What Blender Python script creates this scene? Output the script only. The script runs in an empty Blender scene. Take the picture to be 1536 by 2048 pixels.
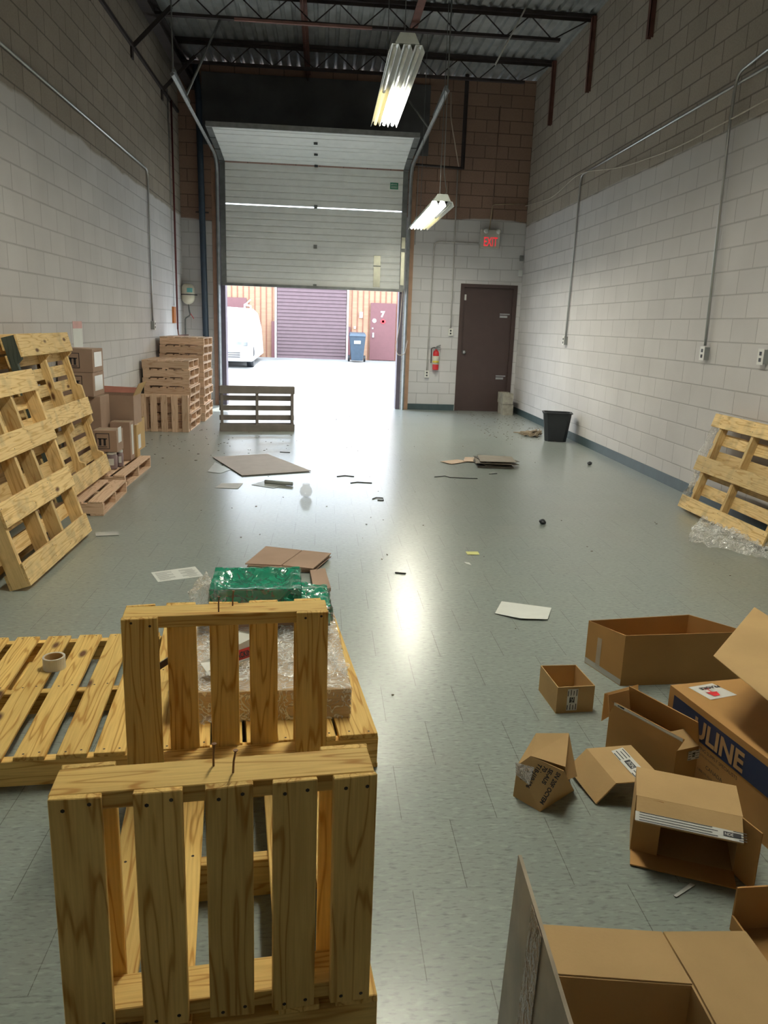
import bpy, bmesh, math, random
from mathutils import Vector, Matrix, noise
from math import sin, cos, radians as rad, pi
random.seed(7)
S = bpy.context.scene
C = S.collection
V = Vector

# ------------------------------------------------------------ camera
RC = [[0.996488, -0.076712, 0.033577], [-0.014268, 0.239561, 0.970776], [0.082514, 0.967846, -0.237625]]
cd = bpy.data.cameras.new('camera'); cam = bpy.data.objects.new('camera', cd); C.objects.link(cam)
cd.sensor_fit = 'VERTICAL'; cd.sensor_height = 24.0; cd.sensor_width = 18.0; cd.lens = 17.9193
cd.clip_start = 0.05; cd.clip_end = 200
r_, u_, f_ = [V(a) for a in RC]
cam.matrix_world = Matrix(((r_.x, u_.x, -f_.x, 0), (r_.y, u_.y, -f_.y, 0), (r_.z, u_.z, -f_.z, 1.5077), (0, 0, 0, 1)))
S.camera = cam
# ------------------------------------------------------------ light and exposure
w = bpy.data.worlds.new('world'); S.world = w; w.use_nodes = True
bg = w.node_tree.nodes['Background']; bg.inputs[0].default_value = (0.76, 0.88, 1.0, 1); bg.inputs[1].default_value = 10.0
sd = bpy.data.lights.new('sun', 'SUN'); sd.energy = 11.0; sd.angle = rad(1.5); sd.color = (1, 0.97, 0.93)
sun = bpy.data.objects.new('sun', sd); C.objects.link(sun); sun.rotation_euler = V((-.10, -.45, -.89)).to_track_quat('-Z', 'Y').to_euler()
S.view_settings.view_transform = 'Standard'; S.view_settings.look = 'None'
S.view_settings.exposure = -0.12; S.view_settings.gamma = 1.0; S.view_settings.use_curve_mapping = False
TUBE = 145.0        # strength of the burning fluorescent tubes
# ------------------------------------------------------------ helpers
def tag(o, label=None, cat=None, group=None, kind=None):
    if label: o['label'] = label
    if cat: o['category'] = cat
    if group: o['group'] = group
    if kind: o['kind'] = kind
    return o
def struct(o, label=None): return tag(o, label, kind='structure')
def thing(name, label, cat, loc=(0, 0, 0), rz=0.0, group=None, m=None):
    o = bpy.data.objects.new(name, None); C.objects.link(o); o.empty_display_size = .1
    if m is not None: o.matrix_basis = m
    else: o.location = loc; o.rotation_euler = (0, 0, rz)
    return tag(o, label, cat, group)
def link(name, me, parent=None, world=False, m=None):
    o = bpy.data.objects.new(name, me); C.objects.link(o)
    if parent:
        o.parent = parent
        if world:   # geometry given in world coordinates
            o.matrix_parent_inverse = WM(parent).inverted()
    if m is not None: o.matrix_basis = m
    return o
def WM(o):
    return o.matrix_basis.copy() if not o.parent else WM(o.parent) @ o.matrix_parent_inverse @ o.matrix_basis
def mesh(name, bm, mat, smooth=False):
    me = bpy.data.meshes.new(name); bm.normal_update(); bm.to_mesh(me); bm.free()
    for m in (mat if isinstance(mat, (list, tuple)) else [mat]): me.materials.append(m)
    if smooth:
        for p in me.polygons: p.use_smooth = True
    return me
def obj(name, bm, mat, parent=None, smooth=False, world=False):
    return link(name, mesh(name, bm, mat, smooth), parent, world)
def bbox(bm, lo, hi, mi=0):
    x0, y0, z0 = lo; x1, y1, z1 = hi
    vs = [bm.verts.new(p) for p in ((x0,y0,z0),(x1,y0,z0),(x1,y1,z0),(x0,y1,z0),(x0,y0,z1),(x1,y0,z1),(x1,y1,z1),(x0,y1,z1))]
    for f in ((3,2,1,0),(4,5,6,7),(0,1,5,4),(1,2,6,5),(2,3,7,6),(3,0,4,7)):
        bm.faces.new([vs[i] for i in f]).material_index = mi
    return vs
def hexa(bm, b, t):     # 4 bottom points, 4 top points
    vs = [bm.verts.new(p) for p in list(b) + list(t)]
    for f in ((3,2,1,0),(4,5,6,7),(0,1,5,4),(1,2,6,5),(2,3,7,6),(3,0,4,7)): bm.faces.new([vs[i] for i in f])
    return vs
def bevel(bm, w=.002, seg=1):
    bmesh.ops.bevel(bm, geom=list(bm.edges), offset=w, segments=seg, profile=.5, affect='EDGES', clamp_overlap=True)
def box(name, lo, hi, mat, parent=None, bev=0, world=False):
    bm = bmesh.new(); bbox(bm, lo, hi)
    if bev: bevel(bm, bev, 2)
    return obj(name, bm, mat, parent, world=world)
def tube(bm, pts, r, n=10, cap=True, r2=None):
    pts = [V(p) for p in pts]; rings = []
    for i, p in enumerate(pts):
        d = (pts[min(i+1, len(pts)-1)] - pts[max(i-1, 0)]).normalized()
        if i == 0: a = d.orthogonal().normalized() if abs(d.z) > .9 else d.cross(V((0,0,1))).normalized()
        else: a = (a - d * a.dot(d)).normalized()
        b = d.cross(a); rr = r if not r2 else (r[i] if isinstance(r, (list, tuple)) else r)
        rings.append([bm.verts.new(p + (a*cos(2*pi*k/n + pi/n) + b*sin(2*pi*k/n + pi/n)) * rr) for k in range(n)])
    for A, B in zip(rings, rings[1:]):
        for k in range(n): bm.faces.new((A[k], A[(k+1) % n], B[(k+1) % n], B[k]))
    if cap: bm.faces.new(rings[0][::-1]); bm.faces.new(rings[-1])
def pipe(name, pts, r, mat, parent=None, n=10, world=False):
    bm = bmesh.new(); tube(bm, pts, r, n); bmesh.ops.recalc_face_normals(bm, faces=bm.faces)
    return obj(name, bm, mat, parent, smooth=n > 4, world=world)
def lathe(bm, prof, c=(0, 0, 0), n=24):
    rings = [[bm.verts.new((c[0]+r*cos(2*pi*k/n), c[1]+r*sin(2*pi*k/n), c[2]+z)) for k in range(n)] for r, z in prof]
    for A, B in zip(rings, rings[1:]):
        for k in range(n): bm.faces.new((A[k], A[(k+1) % n], B[(k+1) % n], B[k]))
    bm.faces.new(rings[0][::-1]); bm.faces.new(rings[-1])
def sheet(name, polys, mat, parent=None, t=.004, world=False, off=0.0):
    bm = bmesh.new(); idx = {}
    def vv(p):
        k = tuple(round(c, 4) for c in p)
        if k not in idx: idx[k] = bm.verts.new(k)
        return idx[k]
    for P in polys: bm.faces.new([vv(p) for p in P])
    o = obj(name, bm, mat, parent, world=world)
    md = o.modifiers.new('thickness', 'SOLIDIFY'); md.thickness = t; md.offset = off
    return o
def bend_pts(pts, rr=.08, n=5):      # round the corners of a polyline
    P = [V(p) for p in pts]; out = [P[0]]
    for a, b, c in zip(P, P[1:], P[2:]):
        d1 = (a-b); d2 = (c-b); k = min(rr, d1.length*.45, d2.length*.45)
        s = b + d1.normalized()*k; e = b + d2.normalized()*k
        for i in range(n+1):
            t = i/n; out.append(s*(1-t)**2 + b*2*t*(1-t) + e*t*t)
    out.append(P[-1]); return out
def text(name, s, o, u, v, size, mat, parent=None, bold=0.0, lift=.0012, sx=1.0, align='LEFT'):
    cu = bpy.data.curves.new(name, 'FONT'); cu.body = s; cu.size = size; cu.offset = bold; cu.align_x = align; cu.resolution_u = 3
    t = bpy.data.objects.new(name, cu); C.objects.link(t)
    dg = bpy.context.evaluated_depsgraph_get(); me = bpy.data.meshes.new_from_object(t.evaluated_get(dg))
    bpy.data.objects.remove(t); bpy.data.curves.remove(cu)
    u = V(u).normalized(); v = V(v); v = (v - u*v.dot(u)).normalized(); n = u.cross(v)
    M = Matrix(((u.x*sx, v.x, n.x, 0), (u.y*sx, v.y, n.y, 0), (u.z*sx, v.z, n.z, 0), (0, 0, 0, 1))); M.translation = V(o) + n*lift
    me.transform(M); me.materials.clear(); me.materials.append(mat)
    return link(name, me, parent, world=bool(parent))
# ------------------------------------------------------------ materials
def N(nt, t, **k):
    n = nt.nodes.new(t)
    for a, b in k.items():
        if hasattr(n, a): setattr(n, a, b)
        else: n.inputs[a.replace('_', ' ')].default_value = b
    return n
def L(nt, a, b): nt.links.new(a, b)
def ramp(nt, fac, stops):
    r = nt.nodes.new('ShaderNodeValToRGB'); e = r.color_ramp.elements
    while len(e) < len(stops): e.new(.5)
    for k, (p, c) in enumerate(stops): e[k].position = p; e[k].color = (*c, 1) if len(c) == 3 else c
    L(nt, fac, r.inputs[0]); return r.outputs[0]
def mix(nt, fac, a, b, mode='MIX'):
    m = nt.nodes.new('ShaderNodeMix'); m.data_type = 'RGBA'; m.blend_type = mode
    for s, x in ((m.inputs[0], fac), (m.inputs[6], a), (m.inputs[7], b)):
        if isinstance(x, (int, float)): s.default_value = x
        elif isinstance(x, tuple): s.default_value = (*x, 1)
        else: L(nt, x, s)
    return m.outputs[2]
def newmat(name):
    m = bpy.data.materials.new(name); m.use_nodes = True; nt = m.node_tree
    return m, nt, nt.nodes['Principled BSDF']
def M_(name, col, rough=.6, metal=0.0, var=.12, scale=8.0, bump=0.0, bscale=60.0, spec=None, emit=None, es=0):
    m, nt, b = newmat(name)
    tc = N(nt, 'ShaderNodeTexCoord'); nz = N(nt, 'ShaderNodeTexNoise', Scale=scale, Detail=4.0); L(nt, tc.outputs['Object'], nz.inputs['Vector'])
    c = ramp(nt, nz.outputs[0], [(.3, tuple(x*(1-var) for x in col)), (.7, tuple(min(1, x*(1+var)) for x in col))])
    L(nt, c, b.inputs['Base Color']); b.inputs['Roughness'].default_value = rough; b.inputs['Metallic'].default_value = metal
    if spec is not None: b.inputs['Specular IOR Level'].default_value = spec
    if emit: b.inputs['Emission Color'].default_value = (*emit, 1); b.inputs['Emission Strength'].default_value = es
    if bump:
        n2 = N(nt, 'ShaderNodeTexNoise', Scale=bscale, Detail=3.0); L(nt, tc.outputs['Object'], n2.inputs['Vector'])
        bp = N(nt, 'ShaderNodeBump', Strength=bump, Distance=.01); L(nt, n2.outputs[0], bp.inputs['Height']); L(nt, bp.outputs[0], b.inputs['Normal'])
    return m
def wood(name, light, dark, knot=True, grime=0.0):
    m, nt, b = newmat(name)
    tc = N(nt, 'ShaderNodeTexCoord'); oi = N(nt, 'ShaderNodeObjectInfo')
    off = N(nt, 'ShaderNodeVectorMath', operation='SCALE'); off.inputs[3].default_value = 37.0
    cmb = N(nt, 'ShaderNodeCombineXYZ')
    for k in range(3): L(nt, oi.outputs['Random'], cmb.inputs[k])
    L(nt, cmb.outputs[0], off.inputs[0])
    add = N(nt, 'ShaderNodeVectorMath', operation='ADD'); L(nt, tc.outputs['Object'], add.inputs[0]); L(nt, off.outputs[0], add.inputs[1])
    mp = N(nt, 'ShaderNodeMapping'); mp.inputs['Scale'].default_value = (1.1, 13, 13); L(nt, add.outputs[0], mp.inputs[0])
    big = N(nt, 'ShaderNodeTexNoise', Scale=1.0, Detail=2.0); L(nt, mp.outputs[0], big.inputs['Vector'])
    # growth rings: sine of the stretched noise
    mu = N(nt, 'ShaderNodeMath', operation='MULTIPLY'); mu.inputs[1].default_value = 58.0; L(nt, big.outputs[0], mu.inputs[0])
    sn = N(nt, 'ShaderNodeMath', operation='SINE'); L(nt, mu.outputs[0], sn.inputs[0])
    g = ramp(nt, sn.outputs[0], [(.0, (0, 0, 0)), (.75, (.25,)*3), (1, (1, 1, 1))])
    mp2 = N(nt, 'ShaderNodeMapping'); mp2.inputs['Scale'].default_value = (6, 160, 160); L(nt, add.outputs[0], mp2.inputs[0])
    fine = N(nt, 'ShaderNodeTexNoise', Scale=1.0, Detail=3.0); L(nt, mp2.outputs[0], fine.inputs['Vector'])
    c = mix(nt, g, light, dark)
    c = mix(nt, .28, c, ramp(nt, fine.outputs[0], [(.3, tuple(x*.75 for x in dark)), (.65, light)]), 'MIX')
    if knot:
        mp3 = N(nt, 'ShaderNodeMapping'); mp3.inputs['Scale'].default_value = (2.6, 6.5, 6.5); L(nt, add.outputs[0], mp3.inputs[0])
        vo = N(nt, 'ShaderNodeTexVoronoi', Scale=1.0); L(nt, mp3.outputs[0], vo.inputs['Vector'])
        kf = ramp(nt, vo.outputs['Distance'], [(.06, (1, 1, 1)), (.13, (0, 0, 0))])
        c = mix(nt, kf, c, (.13, .055, .02))
    if grime:
        gn = N(nt, 'ShaderNodeTexNoise', Scale=7.0, Detail=6.0); L(nt, add.outputs[0], gn.inputs['Vector'])
        gf = ramp(nt, gn.outputs[0], [(.5, (0, 0, 0)), (.75, (grime,)*3)])
        c = mix(nt, gf, c, (.10, .085, .07))
    hv = N(nt, 'ShaderNodeHueSaturation')
    mr = N(nt, 'ShaderNodeMapRange'); mr.inputs['To Min'].default_value = .78; mr.inputs['To Max'].default_value = 1.12; L(nt, oi.outputs['Random'], mr.inputs[0]); L(nt, mr.outputs[0], hv.inputs['Value'])
    L(nt, c, hv.inputs['Color']); L(nt, hv.outputs[0], b.inputs['Base Color']); b.inputs['Roughness'].default_value = .68
    b.inputs['Specular IOR Level'].default_value = .3
    bp = N(nt, 'ShaderNodeBump', Strength=.25, Distance=.003); L(nt, fine.outputs[0], bp.inputs['Height']); L(nt, bp.outputs[0], b.inputs['Normal'])
    return m
def block_wall(name, axis, raw, raw2, paint, pz, mort_raw, xoff=0.0, zoff=0.0):
    """concrete blocks in running bond, painted up to height pz"""
    m, nt, b = newmat(name)
    ge = N(nt, 'ShaderNodeNewGeometry'); sp = N(nt, 'ShaderNodeSeparateXYZ'); L(nt, ge.outputs['Position'], sp.inputs[0])
    cm = N(nt, 'ShaderNodeCombineXYZ'); L(nt, sp.outputs[axis], cm.inputs[0])
    az = N(nt, 'ShaderNodeMath', operation='ADD'); az.inputs[1].default_value = zoff; L(nt, sp.outputs[2], az.inputs[0]); L(nt, az.outputs[0], cm.inputs[1])
    ax = N(nt, 'ShaderNodeVectorMath', operation='ADD'); ax.inputs[1].default_value = (xoff, 0, 0); L(nt, cm.outputs[0], ax.inputs[0])
    def brick(ms):
        br = N(nt, 'ShaderNodeTexBrick'); br.inputs['Scale'].default_value = 1.0
        br.inputs['Brick Width'].default_value = .4064; br.inputs['Row Height'].default_value = .2032
        br.inputs['Mortar Size'].default_value = ms; br.inputs['Mortar Smooth'].default_value = .35
        L(nt, ax.outputs[0], br.inputs['Vector']); return br
    b1 = brick(.008); b1.inputs['Color1'].default_value = (*raw, 1); b1.inputs['Color2'].default_value = (*raw2, 1); b1.inputs['Mortar'].default_value = (*mort_raw, 1)
    b2 = brick(.0055); b2.inputs['Color1'].default_value = (*paint, 1); b2.inputs['Color2'].default_value = (*[x*.93 for x in paint], 1); b2.inputs['Mortar'].default_value = (*[x*.72 for x in paint], 1)
    nz = N(nt, 'ShaderNodeTexNoise', Scale=1.6, Detail=4.0); L(nt, ge.outputs['Position'], nz.inputs['Vector'])
    n3 = N(nt, 'ShaderNodeTexNoise', Scale=90.0, Detail=2.0); L(nt, ge.outputs['Position'], n3.inputs['Vector'])
    e1 = N(nt, 'ShaderNodeMath', operation='MULTIPLY_ADD'); e1.inputs[1].default_value = .12; L(nt, nz.outputs[0], e1.inputs[0]); L(nt, sp.outputs[2], e1.inputs[2])
    gt = ramp(nt, e1.outputs[0], [(0, (0, 0, 0)), (1, (1, 1, 1))])
    mr = N(nt, 'ShaderNodeMapRange'); mr.inputs['From Min'].default_value = pz+.045; mr.inputs['From Max'].default_value = pz+.075; L(nt, e1.outputs[0], mr.inputs[0])
    rawc = mix(nt, .22, b1.outputs[0], ramp(nt, n3.outputs[0], [(.35, tuple(x*.6 for x in raw)), (.7, tuple(x*1.25 for x in raw))]))
    c = mix(nt, mr.outputs[0], b2.outputs[0], rawc)
    c = mix(nt, 1.0, c, ramp(nt, nz.outputs[0], [(.3, (.90,)*3), (.7, (1, 1, 1))]), 'MULTIPLY')
    L(nt, c, b.inputs['Base Color']); b.inputs['Roughness'].default_value = .75; b.inputs['Specular IOR Level'].default_value = .25
    bp = N(nt, 'ShaderNodeBump', Strength=.7, Distance=.006); bp.invert = True; L(nt, b1.outputs['Fac'], bp.inputs['Height'])
    bp2 = N(nt, 'ShaderNodeBump', Strength=.18, Distance=.004); L(nt, n3.outputs[0], bp2.inputs['Height']); L(nt, bp.outputs[0], bp2.inputs['Normal']); L(nt, bp2.outputs[0], b.inputs['Normal'])
    return m
def floor_mat():
    m, nt, b = newmat('vinyl_floor_tiles')
    ge = N(nt, 'ShaderNodeNewGeometry')
    mp = N(nt, 'ShaderNodeMapping'); mp.inputs['Location'].default_value = (-.267 + .305*40.5, -1.478 + .305*40, 0); L(nt, ge.outputs['Position'], mp.inputs[0])
    br = N(nt, 'ShaderNodeTexBrick'); br.inputs['Scale'].default_value = 1.0; br.inputs['Brick Width'].default_value = .305; br.inputs['Row Height'].default_value = .305
    br.inputs['Mortar Size'].default_value = .0011; br.inputs['Mortar Smooth'].default_value = .1; br.offset = .5
    br.inputs['Color1'].default_value = (.265, .305, .28, 1); br.inputs['Color2'].default_value = (.285, .325, .295, 1); br.inputs['Mortar'].default_value = (.09, .095, .08, 1)
    L(nt, mp.outputs[0], br.inputs['Vector'])
    # joints across the room are tighter and hardly show
    s0 = N(nt, 'ShaderNodeSeparateXYZ'); L(nt, mp.outputs[0], s0.inputs[0])
    dv = N(nt, 'ShaderNodeMath', operation='DIVIDE'); dv.inputs[1].default_value = .305; L(nt, s0.outputs[1], dv.inputs[0])
    fr = N(nt, 'ShaderNodeMath', operation='PINGPONG'); fr.inputs[1].default_value = .5; L(nt, dv.outputs[0], fr.inputs[0])
    fm_ = ramp(nt, fr.outputs[0], [(.006, (.72,)*3), (.011, (0, 0, 0))])
    brc = mix(nt, fm_, br.outputs[0], (.265, .305, .28))
    m2 = N(nt, 'ShaderNodeMapping'); m2.inputs['Scale'].default_value = (34, 120, 1); L(nt, ge.outputs['Position'], m2.inputs[0])
    fl = N(nt, 'ShaderNodeTexNoise', Scale=1.0, Detail=2.5); L(nt, m2.outputs[0], fl.inputs['Vector'])
    dk = ramp(nt, fl.outputs[0], [(.30, (.62,)*3), (.47, (1, 1, 1))])
    m3 = N(nt, 'ShaderNodeMapping'); m3.inputs['Scale'].default_value = (26, 80, 1); m3.inputs['Location'].default_value = (3, 7, 0); L(nt, ge.outputs['Position'], m3.inputs[0])
    f2 = N(nt, 'ShaderNodeTexNoise', Scale=1.0, Detail=2.0); L(nt, m3.outputs[0], f2.inputs['Vector'])
    lt = ramp(nt, f2.outputs[0], [(.54, (0, 0, 0)), (.70, (.42,)*3)])
    c = mix(nt, 1.0, brc, dk, 'MULTIPLY'); c = mix(nt, lt, c, (.42, .48, .43))
    # worn, dusty patches towards the far end and the sides
    dn = N(nt, 'ShaderNodeTexNoise', Scale=.9, Detail=6.0); L(nt, ge.outputs['Position'], dn.inputs['Vector'])
    sp = N(nt, 'ShaderNodeSeparateXYZ'); L(nt, ge.outputs['Position'], sp.inputs[0])
    yr = N(nt, 'ShaderNodeMapRange'); yr.inputs['From Min'].default_value = 4.5; yr.inputs['From Max'].default_value = 13.0; yr.inputs['To Max'].default_value = .55; L(nt, sp.outputs[1], yr.inputs[0])
    yf = N(nt, 'ShaderNodeMath', operation='MULTIPLY'); L(nt, yr.outputs[0], yf.inputs[0]); L(nt, ramp(nt, dn.outputs[0], [(.25, (.4,)*3), (.65, (1, 1, 1))]), yf.inputs[1])
    c = mix(nt, yf.outputs[0], c, (.37, .385, .375))
    st = N(nt, 'ShaderNodeTexNoise', Scale=2.3, Detail=8.0); L(nt, ge.outputs['Position'], st.inputs['Vector'])
    c = mix(nt, ramp(nt, st.outputs[0], [(.50, (0, 0, 0)), (.90, (.45,)*3)]), c, (.27, .26, .235))
    L(nt, c, b.inputs['Base Color'])
    ms = N(nt, 'ShaderNodeMapping'); ms.inputs['Scale'].default_value = (1.2, 1.6, 1); L(nt, ge.outputs['Position'], ms.inputs[0])
    rn = N(nt, 'ShaderNodeTexNoise', Scale=1.0, Detail=6.0); L(nt, ms.outputs[0], rn.inputs['Vector'])
    rr = N(nt, 'ShaderNodeMapRange'); rr.inputs['From Min'].default_value = .3; rr.inputs['From Max'].default_value = .7; rr.inputs['To Min'].default_value = .26; rr.inputs['To Max'].default_value = .31; L(nt, rn.outputs[0], rr.inputs[0])
    b.inputs['Roughness'].default_value = .30; b.inputs['Specular IOR Level'].default_value = .6
    b.inputs['Coat Weight'].default_value = .40; b.inputs['Coat Roughness'].default_value = .24
    sc = N(nt, 'ShaderNodeTexNoise', Scale=55.0, Detail=2.0); L(nt, ge.outputs['Position'], sc.inputs['Vector'])
    bp = N(nt, 'ShaderNodeBump', Strength=.05, Distance=.0015); L(nt, sc.outputs[0], bp.inputs['Height']); L(nt, bp.outputs[0], b.inputs['Normal']); L(nt, bp.outputs[0], b.inputs['Coat Normal'])
    return m
def film_mat(name, col, alpha, bump=.8, scale=28.0):
    m, nt, b = newmat(name)
    tc = N(nt, 'ShaderNodeTexCoord'); nz = N(nt, 'ShaderNodeTexNoise', Scale=scale, Detail=3.0, Distortion=1.2); L(nt, tc.outputs['Object'], nz.inputs['Vector'])
    bp = N(nt, 'ShaderNodeBump', Strength=bump, Distance=.02); L(nt, nz.outputs[0], bp.inputs['Height']); L(nt, bp.outputs[0], b.inputs['Normal'])
    b.inputs['Base Color'].default_value = (*col, 1); b.inputs['Roughness'].default_value = .12; b.inputs['Specular IOR Level'].default_value = .9
    n2 = N(nt, 'ShaderNodeTexNoise', Scale=scale*1.7, Detail=2.0, Distortion=2.5); L(nt, tc.outputs['Object'], n2.inputs['Vector'])
    hi = min(1, alpha+.5)  # more opaque crease streaks imitate bright highlights on the film
    L(nt, ramp(nt, n2.outputs[0], [(.30, (alpha,)*3), (.44, (alpha,)*3), (.50, (hi,)*3), (.56, (alpha*.7,)*3), (.75, (min(1, alpha*1.2),)*3)]), b.inputs['Alpha'])
    return m
PINE = wood('fresh_pine', (.87, .60, .20), (.52, .25, .045))
PINE2 = wood('weathered_pine', (.84, .62, .30), (.60, .36, .13), grime=.45)
PINK = wood('pale_red_pine', (.74, .52, .36), (.54, .33, .20), knot=False)
DARKW = wood('dark_painted_wood', (.07, .085, .07), (.03, .04, .035), knot=False)
CARD = M_('cardboard', (.53, .355, .165), .8, var=.07, scale=5, bump=.05, bscale=120, spec=.2)
CARD2 = M_('cardboard_reddish', (.45, .25, .088), .75, var=.07, scale=5, spec=.25)
CARD3 = M_('cardboard_brown_pink', (.37, .255, .19), .8, var=.08, scale=5, spec=.2)
LABEL = M_('white_label', (.72, .72, .68), .35, var=.04)
INK = M_('black_ink', (.02, .02, .025), .6)
PAPER = M_('white_paper', (.74, .76, .72), .6, var=.03)
STEEL = M_('galvanised_steel', (.42, .44, .45), .38, .7, var=.15, scale=12)
STEELD = M_('dull_steel', (.20, .21, .21), .5, .6, var=.2)
DARK = M_('dark_steel_primer', (.045, .035, .035), .6, .2, var=.2)
RUST = M_('red_oxide_primer', (.16, .07, .055), .6, var=.2)
WHITE = M_('white_enamel', (.72, .74, .72), .35, var=.03)
BLACKP = M_('black_plastic', (.018, .021, .026), .45, var=.1)
GREYBOX = M_('grey_electrical_metal', (.30, .32, .32), .45, .4)
CONCR = M_('raw_concrete_block', (.34, .32, .27), .9, var=.25, scale=14, bump=.5)
# ------------------------------------------------------------ the room
XL, XR, YB, YF, ZC = -2.46, 3.56, 14.15, -2.5, 5.62
m_left = block_wall('left_block_wall', 1, (.40, .345, .29), (.33, .285, .235), (.66, .635, .63), 3.2, (.15, .13, .11), xoff=.033)
m_right = block_wall('right_block_wall', 1, (.47, .415, .355), (.39, .345, .29), (.66, .635, .63), 3.286, (.18, .16, .135), xoff=-.124, zoff=-.035)
m_back = block_wall('back_block_wall', 0, (.36, .235, .18), (.31, .20, .155), (.66, .65, .66), 3.36, (.12, .08, .06), xoff=.1, zoff=-.10)
m_back2 = block_wall('back_left_block_wall', 0, (.36, .235, .18), (.31, .20, .155), (.66, .65, .66), 3.157, (.12, .08, .06), xoff=.1, zoff=-.10)
struct(box('floor', (XL-.2, YF-.2, -.12), (XR+.2, YB+.12, 0), floor_mat()))
struct(box('wall_left', (XL-.2, YF-.2, -.12), (XL, YB+.25, ZC+.1), m_left))
struct(box('wall_right', (XR, YF-.2, -.12), (XR+.2, YB+.25, ZC+.1), m_right))
struct(box('wall_front', (XL, YF-.2, -.12), (XR, YF, ZC+.1), m_left))
bm = bmesh.new(); D2 = YB+.25
OX0, OX1, OZ = -1.80, 1.42, 4.06
bbox(bm, (XL, YB, 0), (OX0, D2, ZC), 1); bbox(bm, (OX0, YB, OZ), (OX1, D2, ZC))
bbox(bm, (OX1, YB, 0), (2.45, D2, ZC)); bbox(bm, (2.45, YB, 2.275), (3.485, D2, ZC)); bbox(bm, (3.485, YB, 0), (XR, D2, ZC))
struct(obj('wall_back', bm, [m_back, m_back2]))
# ribbed steel roof deck, ribs running front to back
bm = bmesh.new(); x = XL-.1; prof = []
while x < XR+.1:
    prof += [(x, 0), (x+.085, 0), (x+.10, .04), (x+.137, .04)]; x += .152
rows = [[bm.verts.new((px, y, ZC+pz)) for px, pz in prof] for y in (YF-.1, YB+.25)]
for a in range(len(prof)-1): bm.faces.new((rows[0][a], rows[0][a+1], rows[1][a+1], rows[1][a]))
bbox(bm, (XL-.2, YF-.2, ZC+.06), (XR+.2, YB+.25, ZC+.12))
struct(obj('ceiling', bm, M_('roof_deck_steel', (.42, .44, .45), .45, .35, var=.25, scale=3)))
BASEM = M_('dark_teal_vinyl_base', (.045, .075, .085), .4, var=.15)
struct(box('baseboard_right', (XR-.006, YF, 0), (XR, YB-.05, .11), BASEM))
struct(box('baseboard_back', (1.56, YB-.006, 0), (2.44, YB, .11), BASEM))
struct(box('baseboard_left', (XL, 6, 0), (XL+.006, YB, .11), BASEM))
struct(box('trim_1', (OX0-.13, YB-.03, 0), (OX0-.05, YB, 4.1), M_('orange_brown_timber', (.36, .21, .145), .6)))
struct(box('trim_2', (OX1+.08, YB-.03, 0), (OX1+.15, YB, 4.1), M_('orange_brown_timber_right', (.38, .23, .15), .6)))
JAMB = M_('door_jamb_steel', (.12, .10, .13), .5, .3)
bm = bmesh.new(); bbox(bm, (OX0, YB-.01, 0), (OX0+.075, D2+.02, OZ)); bbox(bm, (OX1-.075, YB-.01, 0), (OX1, D2+.02, OZ)); struct(obj('trim_3', bm, JAMB))
# dark panel added above the roller door to imitate shade on the wall
struct(box('header_shade_panel', (-2.06, YB-.04, 4.35), (1.75, YB, 5.45), M_('header_shade_tone', (.11, .112, .12), .6, var=.25, scale=2)))
struct(box('trim_5', (XL, 4.0, 4.79), (XL+.035, YB-.1, 4.83), DARK))
# man door
BROWN = M_('brown_door_paint', (.055, .033, .030), .45, var=.06)
dr = box('door_1', (2.515, YB+.03, 0), (3.42, YB+.07, 2.215), BROWN, bev=.002); struct(dr)
bm = bmesh.new(); bbox(bm, (2.45, YB-.015, 0), (2.52, YB+.09, 2.275)); bbox(bm, (3.415, YB-.015, 0), (3.485, YB+.09, 2.275)); bbox(bm, (2.52, YB-.015, 2.215), (3.415, YB+.09, 2.275))
obj('door_frame', bm, BROWN, dr)
bm = bmesh.new(); lathe(bm, [(.036, 0), (.036, .008), (.014, .012), (.014, .03), (.028, .038), (.03, .055), (.012, .064)]); bmesh.ops.rotate(bm, verts=bm.verts, matrix=Matrix.Rotation(rad(90), 3, 'X')); bmesh.ops.translate(bm, verts=bm.verts, vec=(2.575, YB+.03, 1.07))
obj('door_knob', bm, STEEL, dr, smooth=True)
for z in (1.74, .63):
    bm = bmesh.new(); bbox(bm, (3.20, YB+.018, z+.018), (3.38, YB+.03, z+.038)); bbox(bm, (3.20, YB+.018, z-.035), (3.34, YB+.03, z+.002)); obj('door_latch', bm, STEEL, dr)
box('door_tag', (2.53, YB+.02, 1.99), (2.565, YB+.03, 2.09), LABEL, dr)
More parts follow.
